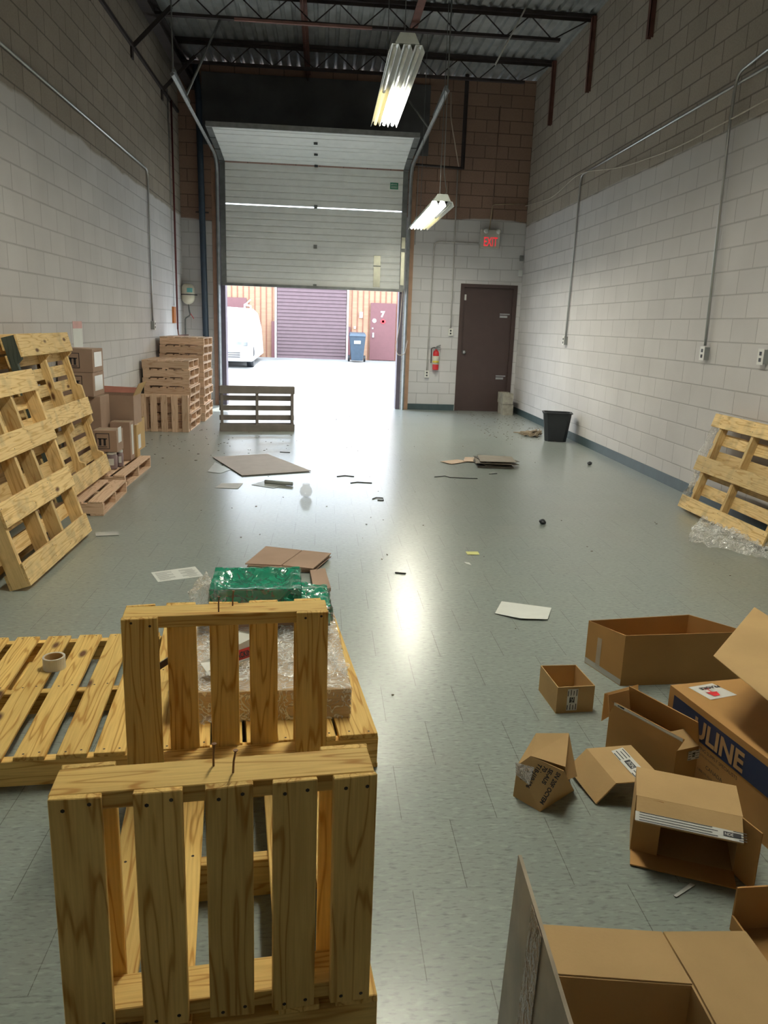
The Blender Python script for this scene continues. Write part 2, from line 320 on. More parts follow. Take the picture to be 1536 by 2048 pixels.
# ------------------------------------------------------------ outside, seen under the roller door
GZ = .25
bm = bmesh.new()
a = [bm.verts.new(p) for p in ((-25, D2-.12, -.01), (25, D2-.12, -.01), (25, 27.9, GZ), (-25, 27.9, GZ))]; bm.faces.new(a)
a2 = [bm.verts.new(p) for p in ((-25, 27.9, GZ), (25, 27.9, GZ), (25, 34, GZ), (-25, 34, GZ))]; bm.faces.new(a2)
gm = M_('parking_asphalt', (.21, .207, .20), .9, var=.35, scale=.8, bump=.3, bscale=40)
struct(obj('ground', bm, gm))
def brick_mat():
    m, nt, b = newmat('ribbed_orange_brick'); ge = N(nt, 'ShaderNodeNewGeometry'); sp = N(nt, 'ShaderNodeSeparateXYZ'); L(nt, ge.outputs['Position'], sp.inputs[0])
    cm = N(nt, 'ShaderNodeCombineXYZ'); L(nt, sp.outputs[0], cm.inputs[0]); L(nt, sp.outputs[2], cm.inputs[1])
    br = N(nt, 'ShaderNodeTexBrick'); br.offset = 0; br.inputs['Scale'].default_value = 1; br.inputs['Brick Width'].default_value = .2; br.inputs['Row Height'].default_value = .065; br.inputs['Mortar Size'].default_value = .006
    br.inputs['Color1'].default_value = (.33, .20, .125, 1); br.inputs['Color2'].default_value = (.30, .17, .105, 1); br.inputs['Mortar'].default_value = (.27, .17, .115, 1); L(nt, cm.outputs[0], br.inputs['Vector'])
    L(nt, br.outputs[0], b.inputs['Base Color']); b.inputs['Roughness'].default_value = .9; return m
bld = thing('brick_building', 'orange brick unit with maroon doors across the yard, seen under the roller door', 'building', (0, 28, GZ))
bm = bmesh.new(); bbox(bm, (-14, 28, -.1), (14, 31, 4.3))
for k in range(-34, 35):
    xx = k*.2
    if -1.72 < xx < .9: continue
    bbox(bm, (xx-.012, 27.975, -.1), (xx+.012, 28, 4.3), 1)
obj('wall', bm, [brick_mat(), M_('brick_rib_red', (.20, .07, .045), .8)], bld, world=True)
MAR = M_('maroon_door_paint', (.125, .045, .048), .5, var=.06); MAR2 = M_('plum_roller_slats', (.092, .050, .058), .5, var=.1)
bm = bmesh.new(); z = GZ
while z < 3.6:
    hexa(bm, [(-1.62, 27.90, z), (.80, 27.90, z), (.80, 27.97, z), (-1.62, 27.97, z)], [(-1.62, 27.93, z+.118), (.80, 27.93, z+.118), (.80, 27.97, z+.118), (-1.62, 27.97, z+.118)]); z += .12
rd = obj('roller_door', bm, MAR2, bld, world=True)
bm = bmesh.new(); bbox(bm, (-1.70, 27.88, GZ), (-1.64, 27.98, 3.7)); bbox(bm, (.82, 27.88, GZ), (.88, 27.98, 3.7)); obj('door_guide', bm, WHITE, rd, world=True)
box('guard_plate', (-1.82, 27.9, GZ), (-1.70, 27.98, 1.5), MAR, bld, world=True); box('guard_plate', (.88, 27.9, GZ), (.96, 27.98, 1.4), MAR, bld, world=True)
ed = box('entry_door', (1.66, 27.9, GZ+.02), (2.56, 27.96, 2.25), MAR, bld, world=True, bev=.005)
box('upper_panel', (-4.6, 27.9, 1.2), (-2.68, 27.96, 2.26), MAR, bld, world=True)
text('door_number', '7', (2.02, 27.9, 1.78), (1, 0, 0), (0, 0, 1), .27, WHITE, ed, bold=.012)
bm = bmesh.new(); lathe(bm, [(.07, 0), (.07, .01)], n=20); bmesh.ops.rotate(bm, verts=bm.verts, matrix=Matrix.Rotation(rad(90), 3, 'X')); bmesh.ops.translate(bm, verts=bm.verts, vec=(1.80, 27.9, 1.64)); obj('round_sticker', bm, WHITE, ed, world=True)
REDM = M_('red_sticker', (.75, .03, .04), .5)
bm = bmesh.new(); bbox(bm, (2.02, 27.885, 1.58), (2.2, 27.9, 1.66)); bbox(bm, (2.07, 27.885, 1.54), (2.15, 27.9, 1.70)); obj('red_sticker', bm, REDM, ed, world=True)
bm = bmesh.new(); bbox(bm, (1.72, 27.87, 1.35), (1.77, 27.9, 1.40)); bbox(bm, (1.74, 27.86, 1.06), (1.80, 27.9, 1.22)); obj('door_handle', bm, STEEL, ed, world=True)
bm = bmesh.new(); bbox(bm, (1.27, 27.93, 1.72), (1.38, 27.975, 1.92)); bbox(bm, (1.08, 27.93, 1.34), (1.15, 27.975, 1.42)); obj('wall_plate', bm, WHITE, bld, world=True)
# wheelie bin
wb = thing('wheelie_bin', 'dark blue-grey wheeled refuse bin beside the maroon door across the yard', 'bin', (1.17, 26.9, GZ-.02))
BINM = M_('bin_plastic', (.03, .05, .075), .5)
bm = bmesh.new(); hexa(bm, [(-.2, -.22, .06), (.2, -.22, .06), (.2, .22, .06), (-.2, .22, .06)], [(-.27, -.3, .86), (.27, -.3, .86), (.27, .3, .86), (-.27, .3, .86)]); bevel(bm, .015, 2); obj('body', bm, BINM, wb)
bm = bmesh.new(); hexa(bm, [(-.29, -.33, .86), (.29, -.33, .86), (.29, .33, .86), (-.29, .33, .86)], [(-.26, -.25, .96), (.26, -.25, .96), (.26, .33, 1.0), (-.26, .33, 1.0)]); bevel(bm, .02, 2); obj('lid', bm, BINM, wb)
box('label', (-.12, -.305, .62), (.1, -.285, .72), WHITE, wb)
for s in (-1, 1):
    bm = bmesh.new(); lathe(bm, [(.11, -.03), (.11, .03)]); bmesh.ops.rotate(bm, verts=bm.verts, matrix=Matrix.Rotation(rad(90), 3, 'Y')); bmesh.ops.translate(bm, verts=bm.verts, vec=(s*.27, .22, .11)); obj('wheel', bm, BLACKP, wb)
# white van
vn = thing('van', 'white van with roof rack parked across the yard, only its right side in view', 'van', (-2.98, 22.6, .12))
VW = M_('white_car_paint', (.80, .81, .82), .25, var=.02)
prof = [(.10, .22), (-.02, .34), (-.04, .62), (.02, .82), (.30, .95), (.62, 1.06), (1.22, 1.60), (1.7, 1.74), (3.2, 1.76), (4.3, 1.66), (4.5, 1.2), (4.5, .3)]
bm = bmesh.new(); rows = []
for sx, yo, zo in ((-.95, .22, -.06), (-.90, .08, -.02), (-.70, .0, 0), (0, -.05, .02), (.70, .0, 0), (.90, .08, -.02), (.95, .22, -.06)):
    rows.append([bm.verts.new((sx*(1 - max(0, z-.95)*.24), y + (yo if y < 2 else -yo*.3), z + (zo if z > .5 else 0))) for y, z in prof])
for A, B in zip(rows, rows[1:]):
    for i in range(len(prof)): bm.faces.new((A[i], A[(i+1) % len(prof)], B[(i+1) % len(prof)], B[i]))
bm.faces.new(rows[0]); bm.faces.new(rows[-1][::-1]); bmesh.ops.recalc_face_normals(bm, faces=bm.faces)
o = obj('body', bm, VW, vn, smooth=True); md = o.modifiers.new('b', 'BEVEL'); md.width = .04; md.segments = 3
GLS = M_('pale_car_glass', (.55, .66, .68), .08, var=.02, spec=.8)
bm = bmesh.new(); hexa(bm, [(-.80, .66, 1.09), (.80, .66, 1.09), (.80, .72, 1.02), (-.80, .72, 1.02)], [(-.68, 1.16, 1.565), (.68, 1.16, 1.565), (.68, 1.22, 1.53), (-.68, 1.22, 1.53)]); obj('windshield', bm, GLS, vn)
for s in (-1, 1):
    bm = bmesh.new(); lathe(bm, [(.2, -.1), (.32, -.09), (.32, .09), (.2, .1)]); bmesh.ops.rotate(bm, verts=bm.verts, matrix=Matrix.Rotation(rad(90), 3, 'Y')); bmesh.ops.translate(bm, verts=bm.verts, vec=(s*.84, .8, .32)); obj('wheel', bm, BLACKP, vn, smooth=True)
    bm = bmesh.new(); bbox(bm, (s*1.02-.1, .75, .98), (s*1.02+.1, .86, 1.14)); bevel(bm, .02, 2); obj('mirror', bm, VW, vn)
    bm = bmesh.new(); bbox(bm, (s*.66-.17, -.03, .66), (s*.66+.17, .08, .79)); bevel(bm, .02, 2); obj('headlight', bm, STEELD, vn)
    bm = bmesh.new(); tube(bm, [(s*.6, 1.6, 1.7), (s*.6, 1.6, 1.84), (s*.6, 3.6, 1.84), (s*.6, 3.6, 1.7)], .025, 6); tube(bm, [(s*.6, 1.7, 1.84), (s*.78, 1.5, 1.98)], .02, 6); obj('roof_rack', bm, WHITE, vn)
bm = bmesh.new()
for z in (.34, .40, .46): bbox(bm, (-.62, -.075, z), (.62, .0, z+.025))
obj('grille', bm, BLACKP, vn)
# ------------------------------------------------------------ sectional overhead door
DX0, DX1 = -1.765, 1.405
DW = M_('off_white_door_skin', (.80, .82, .81), .4, var=.04)
DWU = DW
sdr = thing('sectional_door', 'white ribbed sectional overhead door, half raised over the loading opening', 'garage door', (0, YB-.08, 2.12))
def door_panel(name, p0, p1, nr=6):
    """ribbed panel from p0 to p1 in the (y,z) plane, inner skin towards the room"""
    bm = bmesh.new(); a = V((0, *p0)); b = V((0, *p1)); d = (b-a); Ln = d.length; d.normalize(); n = V((0, -d.z, d.y))
    if n.y > 0: n = -n
    pr = [(0, 0)]
    for k in range(1, nr):
        s = Ln*k/nr; pr += [(s-.014, 0), (s-.008, .014), (s+.004, .014), (s+.018, 0)]
    pr += [(Ln, 0)]
    f = [[bm.verts.new(a + d*s - n*q + V((x, 0, 0))) for s, q in pr] for x in (DX0, DX1)]
    g = [[bm.verts.new(a + d*s - n*.045 + V((x, 0, 0))) for s in (0, Ln)] for x in (DX0, DX1)]
    for i in range(len(pr)-1): bm.faces.new((f[0][i], f[1][i], f[1][i+1], f[0][i+1]))
    bm.faces.new((g[0][0], g[0][1], g[1][1], g[1][0])); bm.faces.new((f[0][0], g[0][0], g[1][0], f[1][0])); bm.faces.new((f[0][-1], f[1][-1], g[1][-1], g[0][-1]))
    bm.faces.new([*f[0], g[0][1], g[0][0]]); bm.faces.new([*f[1][::-1], g[1][0], g[1][1]])
    bmesh.ops.recalc_face_normals(bm, faces=bm.faces)
    o = obj(name, bm, DW, sdr, world=True)
    for x in (DX0+.03, DX1-.03, -.16):      # end stiles and centre stile hinge
        bm = bmesh.new(); w2 = .045 if x != -.16 else .03
        if x != -.16:
            q = [a + n*.004 + V((x-w2, 0, 0)), a + n*.004 + V((x+w2, 0, 0))]; q2 = [p + d*Ln for p in q]
            hexa(bm, [q[0], q[1], q[1]+n*.004, q[0]+n*.004], [q2[0], q2[1], q2[1]+n*.004, q2[0]+n*.004]); bmesh.ops.recalc_face_normals(bm, faces=bm.faces)
            obj('end_stile', bm, STEELD, o, world=True)
        bm = bmesh.new(); c = a + V((x, 0, 0)); e = V((w2, 0, 0))
        hexa(bm, [c-e-d*.03+n*.006, c+e-d*.03+n*.006, c+e-d*.03+n*.022, c-e-d*.03+n*.022], [c-e+d*.03+n*.006, c+e+d*.03+n*.006, c+e+d*.03+n*.022, c-e+d*.03+n*.022]); bmesh.ops.recalc_face_normals(bm, faces=bm.faces)
        obj('hinge', bm, STEELD if x != -.16 or a.z < 4 else BLACKP, o, world=True)
    return o
yd = YB-.085
p_ = door_panel('door_panel', (yd, 2.13), (yd, 2.782))
door_panel('door_panel', (yd, 2.785), (yd, 3.415)); door_panel('door_panel', (yd, 3.436), (yd, 4.075))
sl = [(yd-.03, 4.095), (yd-.55, 4.17), (yd-1.08, 4.225), (yd-1.62, 4.285)]
for a, b in zip(sl, sl[1:]): door_panel('door_panel', a, (b[0]+.006, b[1]), 3)
box('bottom_rail', (DX0, yd-.02, 2.085), (DX1, yd+.05, 2.13), STEELD, sdr, world=True)
box('top_strut', (DX0, yd-1.66, 4.25), (DX1, yd-1.62, 4.32), STEEL, sdr, world=True)
gs = box('sticker', (1.11, yd-.006, 3.78), (1.25, yd-.001, 3.885), M_('green_sticker', (.03, .22, .13), .4), sdr, world=True)
text('sticker_print', 'SERVICE', (1.12, yd-.006, 3.845), (1, 0, 0), (0, 0, 1), .03, WHITE, gs)
for z in (3.80, 3.82): box('sticker_line', (1.125, yd-.0075, z), (1.235, yd-.006, z+.006), WHITE, gs, world=True)
pt = box('metal_patch', (.865, yd-.008, 2.15), (.985, yd-.002, 2.68), M_('yellowed_metal_patch', (.34, .34, .28), .35, .6, var=.2), sdr, world=True)
box('lift_handle', (.86, yd-.03, 2.50), (.99, yd-.008, 2.515), STEELD, pt, world=True)
sp_ = box('reflector_strip', (DX1-.06, yd-.02, 2.2), (DX1, yd-.008, 3.0), M_('galvanised_stile_cover', (.45, .45, .36), .35, .7), sdr, world=True)
def track(s, xx, lab):
    t = thing('door_track', lab, 'door track', (xx, YB-.05, 0))
    path = bend_pts([(xx, YB-.10, 0.0), (xx, YB-.10, 4.14), (xx, YB-3.98, 4.30)], .38, 8)
    bm = bmesh.new()
    tube(bm, path, .028, 4); obj('rail', bm, STEEL, t, world=True)
    bm = bmesh.new(); tube(bm, [(xx+s*.005, YB-.05, 0), (xx+s*.005, YB-.05, 4.2)], .03, 4); obj('wall_angle', bm, STEELD, t, world=True)
    bm = bmesh.new(); tube(bm, [(xx, YB-2.8, 4.30), (xx-s*.02, YB-3.98, 4.34)], .024, 4); obj('rail_angle', bm, STEEL, t, world=True)
    return t
tl = track(-1, DX0-.06, 'galvanised door track on the left of the roller door, curving back under the roof')
tr = track(1, DX1+.06, 'galvanised door track on the right of the roller door, curving back under the roof')
pipe('hanger_rod', [(DX0-.06, 11.1, 4.3), (-1.388,11.250,5.262)], .016, STEELD, tl, 6, world=True)
pipe('hanger_rod', [(DX1+.06, 11.9, 4.28), (.95, 13.1, 5.3)], .016, STEELD, tr, 6, world=True)
pipe('hanger_rod', [(DX1+.07, 10.25, 4.3), (DX1+.07, 10.25, 5.6)], .01, STEELD, tr, 6, world=True)
pipe('hanger_rod', [(DX0-.07, 10.3, 4.3), (DX0-.07, 10.3, 5.6)], .01, STEELD, tl, 6, world=True)
# shaft and angle posts right of the door
sh = thing('door_shaft', 'dark steel post and arm holding the door operator beside the right track', 'bracket', (2.32, 13.9, 4.18))
pipe('post', [(2.33, 13.95, 4.15), (2.33, 13.95, 5.6)], .035, DARK, sh, 4, world=True)
pipe('arm', [(1.52, 13.90, 4.16), (2.36, 13.95, 4.15)], .02, DARK, sh, 6, world=True)
t = thing('pull_rope', 'pale rope looped down from the roller door edge by the right jamb', 'rope', (1.40, 14.0, 2.1))
pipe('rope', bend_pts([(1.385, 13.98, 2.1), (1.36, 13.98, 1.55), (1.30, 13.98, 1.12), (1.34, 13.98, .98), (1.47, 13.99, 1.0), (1.51, 14.0, 1.25)], .12), .008, M_('rope_fibre', (.55, .47, .42), .8), t, 6, world=True)
# ------------------------------------------------------------ roof joists and beams
def joist(y, lab):
    t = thing('roof_joist', lab, 'joist', (0, y, 5.5), group='open web roof joists')
    bm = bmesh.new(); bbox(bm, (XL, y-.05, 5.565), (XR, y+.05, 5.61)); bbox(bm, (XL, y-.008, 5.53), (XR, y+.008, 5.57)); obj('top_chord', bm, DARK, t, world=True)
    bm = bmesh.new(); bbox(bm, (-2.35, y-.035, 5.27), (3.10, y+.035, 5.305)); obj('bottom_chord', bm, DARK, t, world=True)
    bm = bmesh.new(); pts = [(-2.42, 5.56)]
    for k in range(9):
        pts.append((-2.1+.6375*k, 5.29))
        if k < 8: pts.append((-2.1+.6375*k+.32, 5.56))
    pts.append((3.5, 5.56))
    for a, b in zip(pts, pts[1:]): tube(bm, [(a[0], y, a[1]), (b[0], y, b[1])], .009, 5)
    obj('web', bm, DARK, t, world=True)
    return t
def jl(p): return 'open web steel roof joist, ' + p
J1 = joist(9.25, jl('nearest of those at the top of the picture')); J2 = joist(11.25, jl('with reddish strip on its lower chord'))
J3 = joist(13.1, jl('last before the back wall')); 
pipe('red_strip', [(-1.2, 11.20, 5.265), (.58, 11.20, 5.265)], .022, M_('pink_primer', (.32, .17, .15), .5), J2, 4, world=True)
bt = thing('roof_beam', 'dark steel beam running back along the top of the left wall', 'beam', (-2.22, 11, 5.25))
bm = bmesh.new(); bbox(bm, (-2.30, 5, 5.36), (-2.16, YB, 5.38)); bbox(bm, (-2.30, 5, 5.18), (-2.16, YB, 5.20)); bbox(bm, (-2.24, 5, 5.19), (-2.22, YB, 5.37)); obj('beam', bm, DARK, bt, world=True)
for y, w_ in ((9.1, 'nearest'), (10.95, 'middle'), (12.8, 'farthest')):
    t = thing('beam_brace', 'short dark steel brace from left wall up to roof beam, '+w_+' one', 'brace', (XL, y, 4.8), group='braces on the left wall')
    pipe('strut', [(XL+.02, y, 4.80), (-1.98, y+.15, 5.32)], .035, DARK, t, 4, world=True); box('wall_plate', (XL, y-.05, 4.66), (XL+.02, y+.05, 4.86), DARK, t, world=True)
for y, w_ in ((9.17, 'nearest of the three'), (11.2, 'middle of the three'), (13.0, 'farthest of the three')):
    bm = bmesh.new(); bbox(bm, (XR-.06, y-.035, 4.67), (XR-.052, y+.035, 5.58)); bbox(bm, (XR-.06, y-.035, 4.67), (XR-.002, y-.027, 5.58)); bbox(bm, (XR-.06, y+.027, 4.67), (XR-.002, y+.035, 5.58))
    tag(obj('wall_post', bm, RUST), 'dark red steel channel high on the right wall, ' + w_, 'bracket', 'channels on the right wall')
bm = bmesh.new(); bbox(bm, (-.36, 9.3, 5.50), (-.27, YB, 5.52)); bbox(bm, (-.32, 9.3, 5.4), (-.31, YB, 5.5)); tag(obj('bridging_bar', bm, RUST), 'reddish bridging bar running back between the joists, left of centre', 'beam')
bm = bmesh.new(); bbox(bm, (1.10, 9.3, 5.38), (1.2, YB, 5.40)); bbox(bm, (1.145, 9.3, 5.40), (1.155, YB, 5.5)); tag(obj('bridging_bar', bm, RUST), 'reddish bridging bar running back between the joists, right of centre', 'beam')
# ------------------------------------------------------------ fluorescent fixtures
REFL = M_('fixture_reflector', (.74, .75, .72), .3, .2, var=.05); HOUS = M_('fixture_housing', (.38, .41, .38), .5)
TON = M_('tube_burning', (1, 1, 1), .5, emit=(1.0, .965, .80), es=TUBE); TOFF = M_('tube_off', (.6, .62, .6), .3)
TDIM = M_('tube_dim_yellow', (.9, .8, .4), .4, emit=(1.0, .82, .35), es=1.6)
def fixture(loc, lab, tubes, Ln=2.5, rz=0.0, hang=5.6):
    t = thing('ceiling_light', lab, 'light fixture', loc, rz, 'hanging fluorescent fixtures')
    W = .145; pr = []
    for k in range(3):
        x0 = -W + k*2*W/3; pr += [(x0, -.035), (x0+.022, .018), (x0+2*W/3-.022, .018)]
    pr += [(W, -.035)]
    bm = bmesh.new(); rows = [[bm.verts.new((x, y, z)) for x, z in pr] for y in (0, Ln)]
    for i in range(len(pr)-1): bm.faces.new((rows[0][i], rows[0][i+1], rows[1][i+1], rows[1][i]))
    o = obj('reflector', bm, REFL, t); md = o.modifiers.new('s', 'SOLIDIFY'); md.thickness = .003; md.offset = 1
    bm = bmesh.new(); hexa(bm, [(-.10, -.02, .021), (.10, -.02, .021), (.10, Ln+.02, .021), (-.10, Ln+.02, .021)], [(-.06, -.02, .10), (.06, -.02, .10), (.06, Ln+.02, .10), (-.06, Ln+.02, .10)]); obj('housing', bm, HOUS, t)
    for k, y0, y1, m in tubes:
        x = -W + (k+.5)*2*W/3; bm = bmesh.new(); tube(bm, [(x, y0, -.008), (x, y1, -.008)], .016, 10); obj('tube', bm, m, t, smooth=True)
    for y in (.25, Ln-.25):
        bm = bmesh.new(); tube(bm, [(0, y, .1), (0, y, hang-loc[2])], .004, 5); obj('hanger_chain', bm, STEELD, t)
    return t
h1 = 1.24
fixture((.65, 6.95, 3.72), 'long fluorescent fixture hanging nearest, its far half lit', [(0, .03, h1, TOFF), (1, .03, h1, TOFF), (2, .03, h1, TOFF), (0, h1+.03, 2*h1, TDIM), (1, h1+.03, 2*h1, TON), (2, h1+.03, 2*h1, TON)])
fixture((1.42, 9.85, 2.97), 'lower fluorescent fixture hanging in front of the exit corner, lit white and yellow', [(0, .03, h1, TON), (1, .03, h1, TON), (0, h1+.03, 2*h1, TON), (1, h1+.03, 2*h1, TON), (2, h1+.03, 2*h1, TDIM), (2, .03, h1, TOFF)])
fixture((.55, 2.5, 4.0), 'long fluorescent fixture hanging above the near pallets, out of the picture', [(0, .03, h1, TON), (1, .03, h1, TON), (2, .03, h1, TON), (0, h1+.03, 2*h1, TON), (1, h1+.03, 2*h1, TON), (2, h1+.03, 2*h1, TON)])
# ------------------------------------------------------------ services on the walls
def wallpipe(name, pts, r, mat, lab, cat, rr=.10, n=8):
    return tag(pipe(name, bend_pts(pts, rr), r, mat, None, n), lab, cat)
COND = M_('conduit_metal', (.50, .51, .51), .3, .8, var=.08)
xl = XL+.02; xr = XR-.02
wallpipe('conduit', [(xl, -1, 3.44), (xl, 11.55, 3.47), (xl, 11.52, 1.45)], .013, COND, 'galvanised conduit along the left wall, bending down to an outlet box', 'conduit', .12)
wallpipe('conduit', [(xr, -1, 3.66), (xr, 11.2, 3.62), (xr, 11.25, 1.42)], .013, COND, 'galvanised conduit along the right wall, bending down to the outlet nearest the bin', 'conduit', .12)
wallpipe('conduit', [(xr-.012, 4, 3.78), (xr-.012, 6.6, 3.76), (xr-.03, 7.02, 3.70), (xr-.03, 7.04, 3.3), (xr-.012, 7.0, 1.42)], .013, COND, 'galvanised conduit dropping down the near part of the right wall', 'conduit', .10)
wallpipe('conduit', [(2.72, YB-.02, 2.97), (1.93, YB-.02, 2.97), (1.90, YB-.02, .70)], .012, M_('painted_conduit', (.50, .48, .46), .5), 'painted conduit from the exit sign down to the low outlet on the back wall', 'conduit', .12)
wallpipe('conduit', [(2.28, YB-.02, 4.15), (2.30, YB-.02, 1.5)], .012, M_('painted_conduit_two', (.50, .48, .46), .5), 'painted conduit dropping straight down left of the brown door', 'conduit')
wallpipe('cable', [(xr-.03, 14.1, 3.62), (xr-.03, 12.4, 3.50), (xr-.03, 11.2, 3.66), (xr-.03, 9.6, 3.42), (xr-.03, 8.1, 3.33), (xr-.03, 6.4, 3.36), (xr-.03, 3.5, 3.5)], .007, M_('pale_cable', (.55, .50, .42), .6), 'loose pale cable drooping along the right wall', 'cable', .5)
wallpipe('cable', [(2.90, YB-.02, 3.2), (2.93, YB-.02, 3.62), (3.5, YB-.03, 3.66)], .008, M_('tan_cable', (.45, .36, .24), .6), 'tan cable from the exit sign across the brown blocks to the corner', 'cable', .05)
wallpipe('cable', [(2.93, YB-.02, 3.62), (2.96, YB-.02, 5.2)], .006, M_('brown_cable', (.20, .12, .09), .6), 'thin cable climbing the brown blocks above the exit sign', 'cable')
wallpipe('cable', [(2.235,11.200,4.927), (2.648,11.200,5.721)], .012, M_('light_cable', (.6, .6, .58), .5), 'pale cable slung diagonally under the roof deck at right', 'cable')
wallpipe('cable', [(2.06, 13.9, 5.3), (2.08, 13.9, 4.9), (2.27, 13.95, 4.15)], .009, M_('beige_cable', (.5, .42, .34), .6), 'beige cable hanging beside the right door track', 'cable')
wallpipe('cable', [(1.60, YB-.008, 4.3), (1.59, YB-.008, 2.9)], .006, M_('grey_cable', (.4, .38, .36), .6), 'thin cord hanging beside the right door track', 'cable')
wallpipe('cable', [(1.88, 13.1, 5.6), (1.88, 13.0, 3.9), (1.85, 12.4, 3.5), (1.55, 12.0, 3.1)], .007, M_('grey_cable_two', (.42, .42, .40), .5), 'grey cable hanging down to the lower light fixture', 'cable', .1)
def outlet(p, n, lab, double=True):
    t = thing('outlet_box', lab, 'outlet', p)
    n = V(n); s = V((abs(n.y), abs(n.x), 0)); w_ = .038; h = .057
    def bx(o_, hw, hh, d0, d1, m, nm, par):
        a = V(o_) - s*hw - V((0, 0, hh)) + n*d0; b = V(o_) + s*hw + V((0, 0, hh)) + n*d1
        return box(nm, [min(a[i], b[i]) for i in range(3)], [max(a[i], b[i]) for i in range(3)], m, par)
    bx((0, 0, 0), w_, h, 0, .05, GREYBOX, 'box', t); pl = bx((0, 0, 0), w_+.004, h+.006, .05, .054, LABEL, 'face_plate', t)
    for z in (-.025, .025):
        o = bx((0, 0, z), .014, .015, .054, .058, BLACKP, 'socket', pl)
outlet((XL, 11.52, 1.39), (1, 0, 0), 'grey outlet box low on the left wall above the pallet stacks')
outlet((XR, 11.25, 1.37), (-1, 0, 0), 'grey outlet box on the right wall above the black bin')
outlet((XR, 7.0, 1.35), (-1, 0, 0), 'outlet box under the near conduit on the right wall')
outlet((XR, 6.02, 1.36), (-1, 0, 0), 'outlet box at the right edge of the picture on the right wall')
outlet((2.30, YB, 1.42), (0, -1, 0), 'grey switch box on the back wall left of the brown door')
outlet((1.90, YB, .66), (0, -1, 0), 'low outlet box on the back wall beside the fire extinguisher')
# exit sign
ex = thing('exit_sign', 'lit red EXIT sign with two emergency lamps above the brown door', 'exit sign', (2.91, YB-.06, 3.04))
EXW = M_('exit_sign_housing', (.52, .50, .44), .5)
box('housing', (-.17, -.05, -.155), (.17, .05, .155), EXW, ex, bev=.006)
text('exit_letters', 'EXIT', (2.79, YB-.11, 2.92), (1, 0, 0), (0, 0, 1), .215, M_('exit_red_glow', (.9, .05, .06), .5, emit=(1, .03, .05), es=.7), ex, bold=.002, sx=.56)
for x in (-.09, .13):
    bm = bmesh.new(); lathe(bm, [(.02, 0), (.042, .03), (.045, .045), (.03, .052)], n=18); bmesh.ops.rotate(bm, verts=bm.verts, matrix=Matrix.Rotation(rad(90), 3, 'X')); bmesh.ops.translate(bm, verts=bm.verts, vec=(x, -.05, .125)); obj('emergency_lamp', bm, WHITE, ex, smooth=True)
# fire extinguisher
fe = thing('fire_extinguisher', 'red fire extinguisher hung on the back wall left of the brown door', 'fire extinguisher', (2.05, YB-.07, .74))
RED = M_('extinguisher_red', (.55, .025, .03), .3)
bm = bmesh.new(); lathe(bm, [(.05, 0), (.056, .01), (.056, .30), (.045, .335), (.02, .355), (.02, .38)], n=24); obj('cylinder', bm, RED, fe, smooth=True)
bm = bmesh.new(); lathe(bm, [(.0575, .10), (.0575, .25)], n=24); obj('label', bm, M_('extinguisher_label', (.70, .66, .55), .4), fe, smooth=True)
bm = bmesh.new(); lathe(bm, [(.058, .13), (.058, .165)], n=24); obj('label_band', bm, M_('yellow_band', (.75, .6, .08), .4), fe, smooth=True)
bm = bmesh.new(); bbox(bm, (-.02, -.02, .37), (.02, .02, .405)); tube(bm, [(0, 0, .40), (.07, -.02, .41)], .008, 6); tube(bm, [(0, 0, .415), (.075, -.02, .445)], .008, 6); obj('valve', bm, STEELD, fe)
bm = bmesh.new(); tube(bm, bend_pts([(-.01, 0, .40), (-.09, 0, .39), (-.085, 0, .12)], .05), .009, 8); obj('hose', bm, BLACKP, fe, smooth=True)
# downpipe, sprinkler pipe, expansion tank
dp = thing('downpipe', 'dark blue-black downpipe in the left back corner', 'pipe', (-2.1, 14.05, 0))
pipe('pipe', bend_pts([(-2.13, 13.95, 5.55), (-2.09, 13.98, 5.0), (-2.10, 14.05, 4.7), (-2.05, 14.05, 0)], .1), .052, M_('downpipe_paint', (.022, .04, .065), .45), dp, 14, world=True)
bm = bmesh.new(); tube(bm, [(-2.2, 14.10, 3.27), (-1.98, 14.10, 3.27)], .012, 6); obj('bracket', bm, DARK, dp, world=True)
rp = thing('sprinkler_pipe', 'thin dark red pipe on the left wall by the back corner', 'pipe', (XL, 13.3, 1.2))
pipe('pipe', [(XL+.04, 13.35, 4.8), (XL+.04, 13.35, 1.32)], .016, M_('dark_red_pipe', (.13, .03, .03), .5), rp, 10, world=True)
pipe('branch', bend_pts([(XL+.04, 13.35, 1.34), (XL+.04, 13.40, 1.22), (-2.36, 13.98, 1.22)], .05), .012, RUST, rp, 8, world=True)
pipe('pipe', [(XL+.03, 13.1, 4.9), (XL+.03, 13.15, 1.7)], .008, COND, rp, 8, world=True)
bm = bmesh.new(); bbox(bm, (XL+.001, 13.1, 1.42), (XL+.035, 13.17, 1.68)); bbox(bm, (XL+.001, 13.2, 1.42), (XL+.035, 13.27, 1.68)); tag(obj('wall_sign', bm, M_('orange_tag', (.50, .17, .04), .5)), 'pair of small orange plates on the left wall near the back corner', 'sign')
et = thing('expansion_tank', 'small cream pressure tank on its pipe in the left back corner', 'tank', (-2.345, 14.0, 1.76))
bm = bmesh.new(); lathe(bm, [(.02, -.02), (.07, .0), (.105, .04), (.115, .09), (.115, .24), (.10, .29), (.06, .32), (.02, .325)], n=28); obj('tank', bm, M_('cream_tank', (.66, .62, .50), .4), et, smooth=True)
bm = bmesh.new(); lathe(bm, [(.118, .135), (.118, .15)], n=28); tube(bm, [(-.14, .0, .142), (.16, -.02, .142)], .008, 6); obj('strap', bm, BLACKP, et)
bm = bmesh.new(); bbox(bm, (.0, -.122, .18), (.09, -.09, .25)); obj('label', bm, M_('teal_label', (.15, .45, .45), .5), et)
